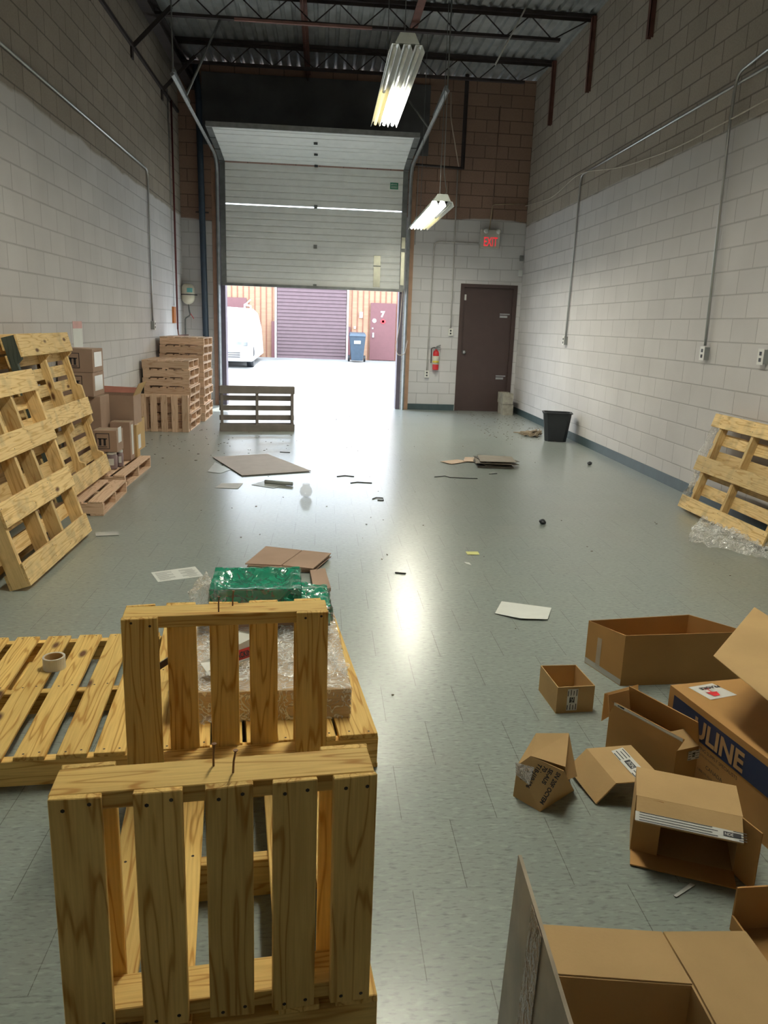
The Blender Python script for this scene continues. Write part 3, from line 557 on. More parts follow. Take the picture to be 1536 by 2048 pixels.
pipe('feed_pipe', bend_pts([(0, 0, 0), (.01, 0, -.12), (.03, 0, -.2), (-.06, 0, -.26), (-.06, 0, -.8)], .03), .013, STEELD, et, 8)
bm = bmesh.new(); tube(bm, [(.03, 0, -.17), (.09, -.02, -.26)], .006, 6); obj('valve_handle', bm, REDM, et)
bm = bmesh.new(); bbox(bm, (XR-.10, YB-.12, 2.43), (XR-.03, YB-.05, 2.54)); bevel(bm, .01, 2); tag(obj('motion_sensor', bm, WHITE), 'small white motion sensor in the back right corner', 'sensor')
bm = bmesh.new(); bbox(bm, (XR-.08, YB-.07, 2.70), (XR-.02, YB-.01, 2.79)); tag(obj('junction_box', bm, STEELD), 'small dark box above the motion sensor in the right corner', 'electrical box')
pp = thing('wall_notice', 'narrow paper notice with pink header taped to the left wall above the boxes', 'paper', (XL, 8.1, 1.2))
box('sheet', (XL+.001, 7.95, 1.15), (XL+.003, 8.25, 1.44), PAPER, pp, world=True)
box('header', (XL+.003, 7.95, 1.37), (XL+.004, 8.25, 1.44), M_('pink_print', (.65, .38, .36), .6), pp, world=True)
box('footer', (XL+.003, 7.95, 1.15), (XL+.004, 8.25, 1.19), M_('shiny_tape', (.85, .82, .8), .2), pp, world=True)
# ------------------------------------------------------------ pallets
_bc = {}
def board_mesh(Ln, W, T, mat, notch=False, seed=0):
    k = (round(Ln, 3), round(W, 3), round(T, 3), mat.name, notch, seed)
    if k in _bc: return _bc[k]
    rnd = random.Random(hash(k[:3]) + seed); bm = bmesh.new()
    if notch:
        a = Ln/2; pr = [(-a, 0), (-a*.72, 0), (-a*.68, .038), (-a*.30, .038), (-a*.26, 0), (a*.26, 0), (a*.30, .038), (a*.68, .038), (a*.72, 0), (a, 0), (a, T), (-a, T)]
        f = bm.faces.new([bm.verts.new((x, -W/2, z)) for x, z in pr]); r = bmesh.ops.extrude_face_region(bm, geom=[f])
        bmesh.ops.translate(bm, verts=[v for v in r['geom'] if isinstance(v, bmesh.types.BMVert)], vec=(0, W, 0)); bmesh.ops.recalc_face_normals(bm, faces=bm.faces)
    else:
        bbox(bm, (-Ln/2, -W/2, 0), (Ln/2, W/2, T))
        for v in bm.verts: v.co.x += rnd.uniform(-.003, .003); v.co.y += rnd.uniform(-.0015, .0015)
        bevel(bm, .0018, 1)
    _bc[k] = mesh('board', bm, mat); return _bc[k]
def nails(Ln, W, T, xs):
    bm = bmesh.new()
    for x in xs:
        for y in (-W*.28, W*.22):
            c = V((x + .006*sin(y*900), y, T+.0003)); vs = [bm.verts.new(c + V((.0042*cos(a*pi/3), .0042*sin(a*pi/3), 0))) for a in range(6)]; bm.faces.new(vs)
    return bm
NAILM = M_('nail_heads', (.05, .035, .025), .5, .4)
def pallet(name, lab, M, W, D, xs, top, bot, wm=None, group=None, sw=.036, sh=.088, bt=.016, notch=False, darkx=None, nl=False, cat='pallet'):
    """local X = deck boards' length W, local Y = stringers' length D.  xs: stringer positions along X,
    top / bot: (centre along Y, width) of the boards; M: world matrix of the corner (0,0,0)"""
    wm = wm or PINE; t = thing(name, lab, cat, m=M, group=group)
    t['_p'] = 1; del t['_p']
    RZ = Matrix.Rotation(pi/2, 4, 'Z'); z0 = bt if bot else 0
    for i, x in enumerate(xs):
        m = DARKW if darkx == i else wm
        o = link('stringer', board_mesh(D, sw, sh, m, notch), t, m=Matrix.Translation((x, D/2, z0)) @ RZ)
    for nm, lst, z in (('deck_board', top, z0+sh), ('bottom_board', bot, 0)):
        for i, (y, w_) in enumerate(lst):
            o = link(nm, board_mesh(W, w_, bt, wm, seed=i % 3), t, m=Matrix.Translation((W/2, y, z)))
            if nl and nm == 'deck_board':
                link('nail_heads', mesh('nail_heads', nails(W, w_, bt, [x-W/2 for x in xs]), NAILM), o)
            if nl and nm == 'bottom_board':
                o2 = link('nail_heads', mesh('nail_heads', nails(W, w_, bt, [x-W/2 for x in xs]), NAILM), o, m=Matrix.Translation((0, 0, bt)) @ Matrix.Rotation(pi, 4, 'X'))
    return t
def frame(o, ex, ey):
    ex = V(ex).normalized(); ey = V(ey); ey = (ey - ex*ey.dot(ex)).normalized(); ez = ex.cross(ey); o = V(o)
    return Matrix(((ex.x, ey.x, ez.x, o.x), (ex.y, ey.y, ez.y, o.y), (ex.z, ey.z, ez.z, o.z), (0, 0, 0, 1)))
def even(n, D, w_, e=0): return [(w_/2 + e + k*(D-w_-2*e)/(n-1), w_) for k in range(n)]
def dup(root, M, lab, group):
    r = root.copy(); C.objects.link(r); r.matrix_basis = M; r['label'] = lab; r['group'] = group
    for ch in list(root.children):
        c = ch.copy(); C.objects.link(c); c.parent = r
        for g in ch.children: d = g.copy(); C.objects.link(d); d.parent = c
    return r
th = rad(6.5); ux = V((cos(th), sin(th), 0)); uy = V((-sin(th), cos(th), 0)); Z3 = V((0, 0, 1))
O3 = V((.134, 1.323, 0))
# low flat pallet under the two upright ones (stringers across, boards front to back)
F3 = frame(O3 + ux*0, uy, -ux)          # local X -> away from camera, local Y -> left ; Z = up
pallet('wooden_pallet', 'flat narrow pallet on the floor carrying the two upright pallets at its ends', F3, .965, .604, [.019, .5, .945],
       [(.045, .09), (.165, .085), (.431, .098), (.552, .10)], [], nl=True, sh=.112)
# nearest upright pallet
FA = frame(O3 - uy*.004 + ux*(-.018) + Z3*.13 + uy*.016, Z3, -ux)
A = pallet('wooden_pallet', 'upright wooden pallet nearest the camera, five vertical slats and two bent nails on top', FA @ Matrix.Translation((0, 0, -.104)), .528, .604, [.019, .509],
       [(.042, .084), (.159, .086), (.282, .088), (.412, .088), (.557, .092)], [(.05, .10), (.55, .10)], nl=True)
# second upright pallet, its two-board side towards the camera
FB = frame(O3 + uy*.868 + ux*(-.007-.604) + Z3*.13, Z3, ux)
B = pallet('wooden_pallet', 'second upright wooden pallet behind the nearest one, two wide slats facing the camera', FB, .528, .604, [.019, .509],
       [(.045, .085), (.163, .088), (.29, .088), (.413, .088), (.55, .085)], [(.052, .104), (.555, .096)], nl=True)
def topnails(par, pts):
    for p, tilt in pts:
        p = V(p); d = V((tilt*.01, 0, .045)); bm = bmesh.new(); tube(bm, [p - V((0, 0, .01)), p + d*.5, p + d + V((.002, 0, 0))], .0021, 6); lathe(bm, [(.0048, 0), (.0048, .0015)], tuple(p + d + V((.002, 0, 0))), 8)
        obj('nail', bm, M_('rusty_nail', (.16, .09, .05), .5, .6), par, world=True)
topnails(A, [((-0.202,1.356,0.660), 0), ((-0.162,1.332,0.660), .4)])
topnails(B, [((-0.300,2.181,0.660), 0), ((-0.265,2.232,0.660), .2)])
# flat pallet left with the tape roll
t5 = rad(5.2); M5 = frame(V((-.622, 2.307, 0)), (-sin(t5), cos(t5), 0), (-cos(t5), -sin(t5), 0))
pallet('wooden_pallet', 'flat wooden pallet at the left edge with a roll of tape on it', M5, 1.0, 1.15, [.019, .5, .981],
       [(.055, .098), (.175, .095), (.305, .095), (.435, .095), (.565, .095), (.695, .095), (.825, .095)], [(.05, .1), (.55, .1), (1.05, .1)], nl=True, wm=PINE)
# big flat pallet under the wrapped goods
t4 = rad(7); M4 = frame(V((.211, 2.383, 0)), (-sin(t4), cos(t4), 0), (-cos(t4), -sin(t4), 0))
pallet('wooden_pallet', 'large flat pallet behind the upright ones, loaded with shrink wrapped goods', M4, 1.2, .80, [.019, .6, 1.18],
       [(.07, .135), (.195, .09), (.30, .09), (.405, .09), (.51, .09), (.615, .09), (.74, .11)], [(.05, .1), (.4, .1), (.75, .1)], nl=True, sh=.098, bt=.018)
# leaning pallets on the left, bottom boards towards the room
def leaning(lab, p_near, p_far, v, W, H, xs, bots, wm, nt=8, darkx=None, notch=False, th_=.12):
    """deck boards run along the base line; stringers run up the slope; underside faces the room"""
    p_near = V(p_near); p_far = V(p_far); ex = (p_near - p_far).normalized(); v = V(v).normalized()
    M = frame(p_far, ex, v); xs = [W-x for x in xs]            # underside towards the room
    return pallet('wooden_pallet', lab, M, W, H, xs, even(nt, H, .09), bots, wm=wm, darkx=darkx, notch=notch, nl=True, sh=.09 if th_ > .1 else .07)
v1 = (-.285, 0, .958)
leaning('unfinished pallet leaning at the far left, nearest of the leaning ones, four wide underside boards', (-1.60, 4.17, .03), (-1.60, 5.34, .03), v1, 1.17, 1.165, [.018, .46, .73, 1.152],
        [(.07, .135), (.415, .14), (.755, .14), (1.095, .14)], PINE2)
leaning('pallet leaning on the left wall behind the nearest leaning one, half on a floor pallet', (-1.87, 5.77, .153), (-1.895, 6.98, .153), (-.31, 0, 1.2), 1.21, 1.24, [.018, .62, 1.19],
        [(.075, .15), (.60, .15), (1.16, .16)], PINE2, nt=10, darkx=0, notch=True)
leaning('third pallet leaning on the left wall, mostly hidden behind the other two', (-2.19, 5.52, .135), (-2.19, 6.70, .135), (-.14, 0, 1.28), 1.18, 1.22, [.018, .60, 1.19],
        [(.07, .14), (.61, .14), (1.15, .14)], PINE2, nt=8, th_=.07)
leaning('pallet low at the left edge leaning behind the nearest leaning one', (-1.83, 4.0, .036), (-1.83, 5.15, .036), (-.33, 0, .958), 1.15, 1.0, [.018, .58, 1.13],
        [(.07, .14), (.5, .14), (.93, .14)], PINE2, nt=7)
# leaning pallet on the right wall: mirrored
pr0, pr1 = V((3.205, 5.12, .035)), V((3.175, 6.42, .035)); exr = (pr1-pr0).normalized()
MR = frame(pr0, exr, (.235, 0, .80))
pallet('wooden_pallet', 'worn pallet leaning on the right wall with crumpled plastic film under it', MR, 1.30, .86, [.04, .68, 1.16],
       even(6, .86, .10), [(.05, .11), (.41, .13), (.80, .115)], wm=PINE2, nl=True, sh=.062)
# floor pallets left
tf = rad(2.0)
MF1 = frame(V((-1.672, 5.88, 0)), (-sin(tf), cos(tf), 0), (-cos(tf), -sin(tf), 0))
pallet('wooden_pallet', 'low empty pallet on the floor at left, its end sticking out under a leaning pallet', MF1, .85, .62, [.019, .425, .83], [(.06, .11), (.20, .09), (.33, .09), (.46, .09), (.57, .09)], [(.05, .1), (.31, .1), (.57, .1)], wm=PINK, sh=.08)
MF2 = frame(V((-1.755, 6.88, 0)), (0, 1, 0), (-1, 0, 0))
pallet('wooden_pallet', 'low pallet on the floor at left carrying cartons and two jars', MF2, 1.06, .66, [.019, .53, 1.04], even(5, .66, .10), [(.05, .1), (.33, .1), (.61, .1)], wm=PINK, sh=.088)
# stacks by the back left corner: stringers face the camera
ORD = ['bottom', 'second', 'third', 'fourth', 'fifth', 'sixth', 'seventh', 'eighth', 'ninth', 'tenth']
def stack(x1, y0, n, W, D, h, nm, place, seed):
    rnd = random.Random(seed); first = None
    for k in range(n):
        dx, dy, r = rnd.uniform(-.012, .012), rnd.uniform(-.012, .012), rnd.uniform(-.012, .012)
        M = Matrix.Translation((x1+dx, y0+dy, k*h)) @ Matrix.Rotation(r, 4, 'Z') @ frame(V((0, 0, 0)), (0, 1, 0), (-1, 0, 0))
        pos = 'topmost' if k == n-1 else ('lowest' if k == 0 else ORD[k] + ' from the floor')
        lab = 'pale pallet, %s, %s stack %s' % (pos, nm, place)
        if first is None: first = pallet('wooden_pallet', lab, M, W, D, [.019, W/2, W-.019], even(6, D, .085), [(.05, .09), (D/2, .09), (D-.05, .09)], wm=PINK, sh=h-.032-.001, group=nm+' pallet stack')
        else: dup(first, M, lab, nm+' pallet stack')
stack(-1.79, 10.64, 8, .84, .62, .1185, 'shorter', 'by the left wall', 3)
stack(-1.76, 11.72, 10, .84, .64, .1235, 'taller', 'near the back left corner', 5)
pallet('wooden_pallet', 'small pallet standing upright against the front of the shorter stack', frame(V((-1.80, 10.615, 0)), (0, 0, 1), (-1, 0, 0)), .50, .64, [.019, .48],
       even(5, .64, .085), [(.05, .09), (.59, .09)], wm=PINK, sh=.07)
# pallet standing on edge in front of the roller door
td = math.atan2(.171, 1.015)
MD = frame(V((-.395, 10.893, 0)), (-cos(td), -sin(td), 0), (0, 0, 1))
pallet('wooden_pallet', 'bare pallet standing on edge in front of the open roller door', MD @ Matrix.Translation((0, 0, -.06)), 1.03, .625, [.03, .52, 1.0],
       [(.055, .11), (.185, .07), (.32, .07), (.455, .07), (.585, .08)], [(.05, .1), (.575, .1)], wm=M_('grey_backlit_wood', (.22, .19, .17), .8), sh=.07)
# ------------------------------------------------------------ cartons at the left wall
def arrows(par, x, y, z, s):
    bm = bmesh.new()
    def b(x0, z0, x1, z1): bbox(bm, (x0, y-.002, z0), (x1, y-.0005, z1))
    b(x-s, z-s*1.2, x+s, z-s*1.2+.006); b(x-s, z+s*1.2, x+s, z+s*1.2+.006); b(x-s, z-s*1.2, x-s+.006, z+s*1.2); b(x+s, z-s*1.2, x+s+.006, z+s*1.2+.006)
    b(x-s*.7, z-s*.9, x+s*.7, z-s*.8)
    for k in (-.35, .35): b(x+k*s-.01, z-s*.65, x+k*s+.01, z+s*.5); b(x+k*s-.022, z+s*.35, x+k*s+.022, z+s*.5)
    obj('arrow_print', bm, INK, par, world=True)
def carton(lab, lo, hi, mat=None, label=None, arrow=None, tape=True, rz=0):
    t = thing('carton', lab, 'box', ((lo[0]+hi[0])/2, (lo[1]+hi[1])/2, lo[2]))
    bd = box('body', lo, hi, mat or CARD, t, bev=.004, world=True)
    if tape: box('tape', (lo[0]+.001, (lo[1]+hi[1])/2-.03, hi[2]-.0005), (hi[0]-.001, (lo[1]+hi[1])/2+.03, hi[2]+.001), M_('packing_tape', (.62, .52, .38), .25), t, world=True)
    if label == 'side': box('label', (hi[0]-.001, lo[1]+.05, lo[2]+.05), (hi[0]+.002, hi[1]-.05, hi[2]-.03), LABEL, t, world=True)
    if label == 'small': box('label', (hi[0]-.001, lo[1]+.05, lo[2]+.08), (hi[0]+.002, lo[1]+.16, lo[2]+.22), LABEL, t, world=True)
    if arrow: arrows(t, arrow[0], lo[1], arrow[1], arrow[2])
    return t
carton('sealed carton with two upright arrows on top of the pair by the left wall', (-2.44, 7.38, .985), (-2.12, 7.72, 1.20), CARD3, 'side', (-2.30, 1.09, .055), tape=True)
carton('sealed carton with two upright arrows under the topmost one by the left wall', (-2.44, 7.36, .765), (-2.12, 7.72, .983), CARD3, 'side', (-2.28, .885, .055))
carton('plain carton carrying the pair of arrow cartons by the left wall', (-2.44, 7.41, .123), (-2.08, 7.72, .763), CARD3, None)
carton('carton with printed arrows resting on the two jars', (-2.085, 7.125, .287), (-1.87, 7.35, .485), CARD3, 'small', (-2.0, .385, .058))
carton('tall carton behind the arrow carton on the floor pallet', (-2.06, 7.62, .123), (-1.87, 7.78, .50), CARD3, 'side')
carton('narrow upright carton at the far corner of the loaded floor pallet', (-2.02, 7.80, .123), (-1.85, 7.92, .45), CARD, 'small')
# open carton on top of it
oc = thing('open_carton', 'open reddish carton with raised side flap standing above the smaller cartons', 'box', (-2.1, 7.9, .45))
x0, x1, y0, y1, z0, z1 = -2.28, -1.87, 7.80, 8.12, .452, .74
sheet('body', [[(x0,y0,z0),(x1,y0,z0),(x1,y0,z1),(x0,y0,z1)], [(x1,y0,z0),(x1,y1,z0),(x1,y1,z1),(x1,y0,z1)], [(x1,y1,z0),(x0,y1,z0),(x0,y1,z1),(x1,y1,z1)], [(x0,y1,z0),(x0,y0,z0),(x0,y0,z1),(x0,y1,z1)], [(x0,y0,z0),(x0,y1,z0),(x1,y1,z0),(x1,y0,z0)]], CARD3, oc, world=True)
sheet('flap', [[(x1,y0,z1),(x1,y1,z1),(x1+.06,y1,z1+.12),(x1+.06,y0,z1+.12)]], CARD, oc, world=True)
sheet('flap', [[(x0,y1,z1),(x1,y1,z1),(x1-.02,y1+.05,z1+.05),(x0+.03,y1+.05,z1+.06)]], M_('flap_red_edge', (.45, .18, .13), .8), oc, world=True)
oc2 = thing('open_carton', 'half open carton between the wall pair and the large open carton', 'box', (-2.2, 7.6, .12))
x0, x1, y0, y1, z0, z1 = -2.07, -1.93, 7.95, 8.5, .123, .45
sheet('body', [[(x0,y0,z0),(x1,y0,z0),(x1,y0,z1),(x0,y0,z1)], [(x1,y0,z0),(x1,y1,z0),(x1,y1,z1),(x1,y0,z1)], [(x1,y1,z0),(x0,y1,z0),(x0,y1,z1),(x1,y1,z1)], [(x0,y1,z0),(x0,y0,z0),(x0,y0,z1),(x0,y1,z1)]], CARD, oc2, world=True)
for (x, y, r, h, lab) in ((-1.945, 7.185, .055, .163, 'larger white-lidded jar under the arrow carton'), (-1.895, 7.30, .03, .163, 'smaller white-lidded jar beside the larger one under the arrow carton')):
    t = thing('jar', lab, 'jar', (x, y, .123), group='jars on the floor pallet')
    bm = bmesh.new(); lathe(bm, [(r*.9, 0), (r, .01), (r, h*.72), (r*.85, h*.84)], n=24); obj('body', bm, M_('mauve_jar', (.27, .20, .21), .35), t, smooth=True)
    bm = bmesh.new(); lathe(bm, [(r*.9, h*.84), (r*.92, h*.98)], n=24); obj('lid', bm, WHITE, t)
    bm = bmesh.new(); bbox(bm, (-r*.2, -r-.002, h*.25), (r*.6, -r*.7, h*.62)); obj('label', bm, LABEL, t)
# ------------------------------------------------------------ cartons at the right
def tray(name, lab, base, h, mat, inner=True, lean=None):
    """open-top carton from 4 base corners (counter-clockwise from above)"""
    b = [V(p) for p in base]; hs = h if isinstance(h, (list, tuple)) else [h]*4
    cx = sum((p for p in b), V((0, 0, 0)))/4
    t = thing(name, lab, 'box', (cx.x, cx.y, b[0].z))
    tp = [p + Z3*hh for p, hh in zip(b, hs)]
    polys = [[b[i], b[(i+1) % 4], tp[(i+1) % 4], tp[i]] for i in range(4)] + [[b[3], b[2], b[1], b[0]]]
    sheet('body', [[tuple(p) for p in P] for P in polys], mat, t, .005, world=True, off=-1)
    return t, b, tp
def quad(par, name, P, mat, lift, n=None, world=True):
    P = [V(p) for p in P]; n = (P[1]-P[0]).cross(P[2]-P[1]).normalized()
    bm = bmesh.new(); vs = [bm.verts.new(p + n*lift) for p in P]; bm.faces.new(vs)
    return obj(name, bm, mat, par, world=True)
def on_face(O, U, W_, a, b): return O + U*a + W_*b
def label_print(par, O, u, v, wd, ht, s='NDE', lines=4, black=(.36, .62)):
    """white label with a black block and fine print, from corner O along u (wd) and v (ht)"""
    O = V(O); u = V(u).normalized(); v = V(v); v = (v - u*v.dot(u)).normalized(); n = u.cross(v)
    l = quad(par, 'label', [O, O+u*wd, O+u*wd+v*ht, O+v*ht], LABEL, .0034)
    bm = bmesh.new(); off = n*.0042
    for k in range(lines):
        a = v*ht*(.10 + .8*k/max(1, lines-1)); w0 = .04 + .5*((k*37) % 5)/10
        for s0, s1 in ((.04, black[0]-.05), (black[1]+.05, .96)):
            q = [O+off+u*wd*s0+a, O+off+u*wd*(s1-.05*(k % 2))+a, O+off+u*wd*(s1-.05*(k % 2))+a+v*ht*.07, O+off+u*wd*s0+a+v*ht*.07]; bm.faces.new([bm.verts.new(p) for p in q])
    q = [O+off+u*wd*black[0]+v*ht*.30, O+off+u*wd*black[1]+v*ht*.30, O+off+u*wd*black[1]+v*ht*.78, O+off+u*wd*black[0]+v*ht*.78]; bm.faces.new([bm.verts.new(p) for p in q])
    obj('label_print', bm, INK, l, world=True)
    text('label_letters', s, O + off + u*wd*(black[0]+.01) + v*ht*.38, u, v, ht*.42, LABEL, l, lift=.0006, sx=.9)
# K1 large tray
k1, b1, t1 = tray('open_carton', 'large open reddish-brown tray carton standing furthest back in the right heap', [(1.323, 2.993, .0), (1.90, 3.03, 0), (1.73, 3.25, 0), (1.245, 3.235, .0)], [.237, .24, .235, .21], CARD2)
quad(k1, 'tape', [b1[3] + (b1[0]-b1[3])*.30 + Z3*.02, b1[3] + (b1[0]-b1[3])*.42 + Z3*.02, t1[3] + (t1[0]-t1[3])*.42 - Z3*.06, t1[3] + (t1[0]-t1[3])*.30 - Z3*.06], M_('clear_tape', (.45, .36, .27), .2), .001)
quad(k1, 'tape', [b1[3] + Z3*.003, b1[0] + Z3*.003, b1[0] + Z3*.03, b1[3] + Z3*.03], M_('white_print_tape', (.5, .48, .44), .3), .001)
# K2 small tray
k2, b2, t2 = tray('open_carton', 'small open carton alone on the floor left of the large tray', [(.961, 2.754, 0), (1.12, 2.768, 0), (1.105, 2.965, 0), (.948, 2.959, 0)], .115, CARD)
label_print(k2, b2[0] + (b2[1]-b2[0])*.55 + Z3*.012, (0, 0, 1), b2[0]-b2[1], .095, .045)
c_ = .004
sheet('inner_flap', [[(.968, 2.80, .012), (1.11, 2.81, .012), (1.105, 2.85, .02), (.965, 2.84, .02)]], CARD, k2, world=True); sheet('inner_flap', [[(.955, 2.95, .012), (1.10, 2.955, .012), (1.10, 2.90, .02), (.957, 2.90, .02)]], CARD, k2, world=True)
# K3 big printed carton
dk = V((.078, -.46, 0)).normalized(); wk = V((-dk.y, dk.x, 0)); o3 = V((1.278, 2.46, 0)); H3 = .27; L3 = .95; W3 = .40
k3 = thing('shipping_carton', 'large long carton with blue ULINE band and FRAGILE sticker at right', 'box', tuple(o3))
a0, a1, a2, a3 = o3, o3+dk*L3, o3+dk*L3+wk*W3, o3+wk*W3; T = Z3*H3
sheet('body', [[tuple(p) for p in P] for P in ([a0, a1, a1+T, a0+T], [a1, a2, a2+T, a1+T], [a2, a3, a3+T, a2+T], [a0+T, a1+T, a2+T, a3+T], [a3, a2, a1, a0])], CARD2, k3, .005, world=True)
nl3 = dk.cross(Z3)     # outward on the left side
bandm = M_('blue_print_band', (.012, .025, .085), .5)
def side(a, z): return a0 + dk*a + Z3*z
quad(k3, 'blue_band', [side(.03, H3-.115), side(L3-.1, H3-.115), side(L3-.1, H3-.022), side(.03, H3-.022)], bandm, .003)
TANT = M_('carton_tan_print', (.42, .26, .12), .7)
text('brand_print', 'ULINE', side(.155, H3-.102), dk, Z3, .092, TANT, k3, bold=.003, lift=.0045, sx=1.0)
for s, z, a, sz in (('SHIPPING SUPPLY SPECIALISTS', H3-.14, .16, .017), ('SPECIALISTES EN EXPEDITION', H3-.158, .17, .010), ('CANADA', H3-.19, .24, .020), ('1-800-295-5510', H3-.215, .20, .012), ('uline.ca', H3-.235, .26, .012)):
    text('small_print', s, side(a, z), dk, Z3, sz, INK, k3, lift=.003)
fo = a0 + T + dk*.03 + wk*.05
st_ = quad(k3, 'fragile_sticker', [fo, fo+dk*.10+wk*.02, fo+dk*.085+wk*.14, fo+wk*.11-dk*.012], LABEL, .003)
text('fragile_print', 'FRAGILE', fo + wk*.118 + dk*.006, -wk + dk*.10, dk, .024, INK, st_, lift=.0045, sx=.95, bold=.0006)
bm = bmesh.new(); g0 = fo + dk*.055 + wk*.06 + Z3*.0045
for P in ([(-.022, -.005), (.022, -.005), (.016, .022), (-.012, .026)], [(-.002, -.03), (.002, -.03), (.002, -.005), (-.002, -.005)], [(-.012, -.032), (.012, -.032), (.012, -.028), (-.012, -.028)]):
    bm.faces.new([bm.verts.new(g0 + wk*x + dk*y) for x, y in P])
obj('fragile_emblem', bm, REDM, st_, world=True)
# K4 tilted carton resting on K3 and K1
p0, p1, p2 = (1.314,2.278,0.470), (1.672,2.660,0.500), (1.334,1.979,0.460)
P0, P1, P2 = V(p0), V(p1), V(p2); e1 = (P1-P0); e2 = (P2-P0).normalized()*.42; nn = e1.cross(e2).normalized(); nn = nn if nn.z > 0 else -nn
k4 = thing('carton', 'tilted tan carton lying on top of the ULINE carton at the right edge', 'box', tuple(P0 - nn*.17))
bm = bmesh.new(); dd = -nn*.10 + V((.16, .08, 0)); hexa(bm, [P0+dd, P0+e1+dd, P0+e1+e2+dd, P0+e2+dd], [P0, P0+e1, P0+e1+e2, P0+e2]); bmesh.ops.recalc_face_normals(bm, faces=bm.faces); bevel(bm, .003, 1); obj('body', bm, CARD, k4, world=True)
# K5 open carton with flaps
q0, q1, q2 = V((1.205, 2.222, 0)), V((1.298, 2.252, 0)), V((1.165, 2.52, 0)); q3 = V((1.067, 2.478, 0))
k5, b5, t5_ = tray('open_carton', 'open carton with raised taped flaps leaning beside the ULINE carton', [q0, q1, q2, q3], .148, CARD2)
def flap(par, a, b, up, mat=CARD2, sk=.0, nm='flap'):
    a, b, up = V(a), V(b), V(up); d = (b-a)
    return sheet(nm, [[tuple(a), tuple(b), tuple(b+up-d*sk), tuple(a+up+d*sk)]], mat, par, .004, world=True)
fu = V((.012, -.02, .055))
flap(k5, t5_[3], t5_[0], fu)
nrm = (t5_[0]-t5_[3]).normalized()
label_print(k5, t5_[3] + fu*.80, nrm, fu, (t5_[0]-t5_[3]).length, fu.length*.2, 'NDE', 2, (.06, .16))
flap(k5, t5_[2], t5_[1], (-.015, .0, .09)); flap(k5, t5_[0], t5_[1], (-.01, .06, .035), CARD, .08); flap(k5, t5_[3], t5_[2], (.0, .03, .06))
sheet('flap', [[(1.092,2.600,0.167), (1.239,2.640,0.184), (1.227,2.600,0.143), (1.075,2.560,0.073)]], CARD2, k5, .004, world=True)
label_print(k5, t5_[0]+(t5_[1]-t5_[0])*.52 - Z3*.045, (t5_[1]-t5_[0]), Z3, .05, .035)
# K6 tipped carton
A6, B6, C6 = V((0.914,2.145,0.005)), V((0.977,2.150,0.076)), V((1.124,2.130,0.100))
dp6 = V((-.035, .19, .012)); D6 = A6 + (C6-B6)
k6 = thing('open_carton', 'open carton tipped on its corner, labelled top, left of the taped one', 'box', tuple(A6))
Rr = [A6, B6, C6, D6]; Rb = [p+dp6 for p in Rr]
sheet('body', [[tuple(p) for p in P] for P in ([Rr[0], Rr[1], Rb[1], Rb[0]], [Rr[1], Rr[2], Rb[2], Rb[1]], [Rr[2], Rr[2]*.4+Rr[3]*.6, Rb[3], Rb[2]], Rb)], CARD, k6, .005, world=True)
label_print(k6, B6 + (C6-B6)*.78 + dp6*.06, dp6, B6-C6, dp6.length*.88, .045)
# K7 carton with taped flap, opening towards the camera
E7, D7 = V((.941, 1.924, 0)), V((1.205, 1.815, 0)); e7 = (D7-E7).normalized(); b7 = V((-e7.y, e7.x, 0)); h7 = .185; w7 = (D7-E7).length
k7 = thing('open_carton', 'tan carton on its side with white tape along its top flap, open toward the camera', 'box', tuple(E7))
S7 = [E7, D7, D7+b7*.16, E7+b7*.16]; U7 = [p+Z3*h7 for p in S7]
sheet('body', [[tuple(p) for p in P] for P in ([S7[3], S7[0], U7[0], U7[3]], [S7[0], S7[1], S7[2], S7[3]], [S7[1], S7[2], U7[2], U7[1]], [S7[2], S7[3], U7[3], U7[2]], U7)], CARD, k7, .005, world=True)
ft = -b7*.075 - Z3*.035
flap(k7, U7[0], U7[1], ft, CARD); label_print(k7, U7[0]+ft*.98-e7*.002, e7, -ft, w7*1.005, .03, 'NDE', 4, (.82, .98))
flap(k7, S7[0]+Z3*.004, S7[1]+Z3*.004, -b7*.075 + Z3*.002, CARD2); flap(k7, S7[0], U7[0], e7*.075 - b7*.005, CARD2); flap(k7, S7[1], U7[1], -b7*.06 + e7*.045, CARD2)
# K8 crumpled carton with handwriting
k8 = thing('crumpled_carton', 'crushed small carton with black handwriting and clear tape, alone on the floor', 'box', (.72, 2.15, 0))
g1, g2, g3, g4 = V((0.653,2.203,0.000)), V((0.719,2.118,0.000)), V((0.784,2.120,0.146)), V((0.696,2.190,0.156))
g5 = V((0.795,2.140,0.146)); g6 = V((0.844,2.270,0.190)); g7 = V((0.732,2.270,0.191)); g8 = V((0.661,2.210,0.111)); g9 = V((0.867,2.231,-0.000))
sheet('body', [[tuple(p) for p in P] for P in ([g1, g2, g3, g4, g8], [g4, g5, g6, g7], [g8, g4, g7], [g2, g9, g3])], CARD, k8, .004, world=True)
sheet('flap', [[tuple(p) for p in (g6, V((0.860,2.200,0.072)), V((0.810,2.160,0.086)), g5)]], CARD, k8, .004, world=True)
sheet('back', [[tuple(p) for p in (g1, g8, g7, V((0.758,2.354,0.000)))], [tuple(p) for p in (g6, g7, V((0.758,2.354,0.000)), V((0.873,2.290,0.000)))]], CARD, k8, .004, world=True)
uu = (g2-g3); vv = (g3-g4); nn8 = (g2-g1).cross(g3-g2).normalized(); 
for s, f in (('SN 20F OCYEM', .12), ('SE-AUS', .36), ('70 .', .54), ('T1B-J10-196', .72)):
    text('handwriting', s, g3 + (g4-g3)*f*.95 + (g2-g3)*.06 + nn8*.004, (g2-g3), (g3-g4), .019, INK, k8, lift=.003, sx=.95, bold=.0007)
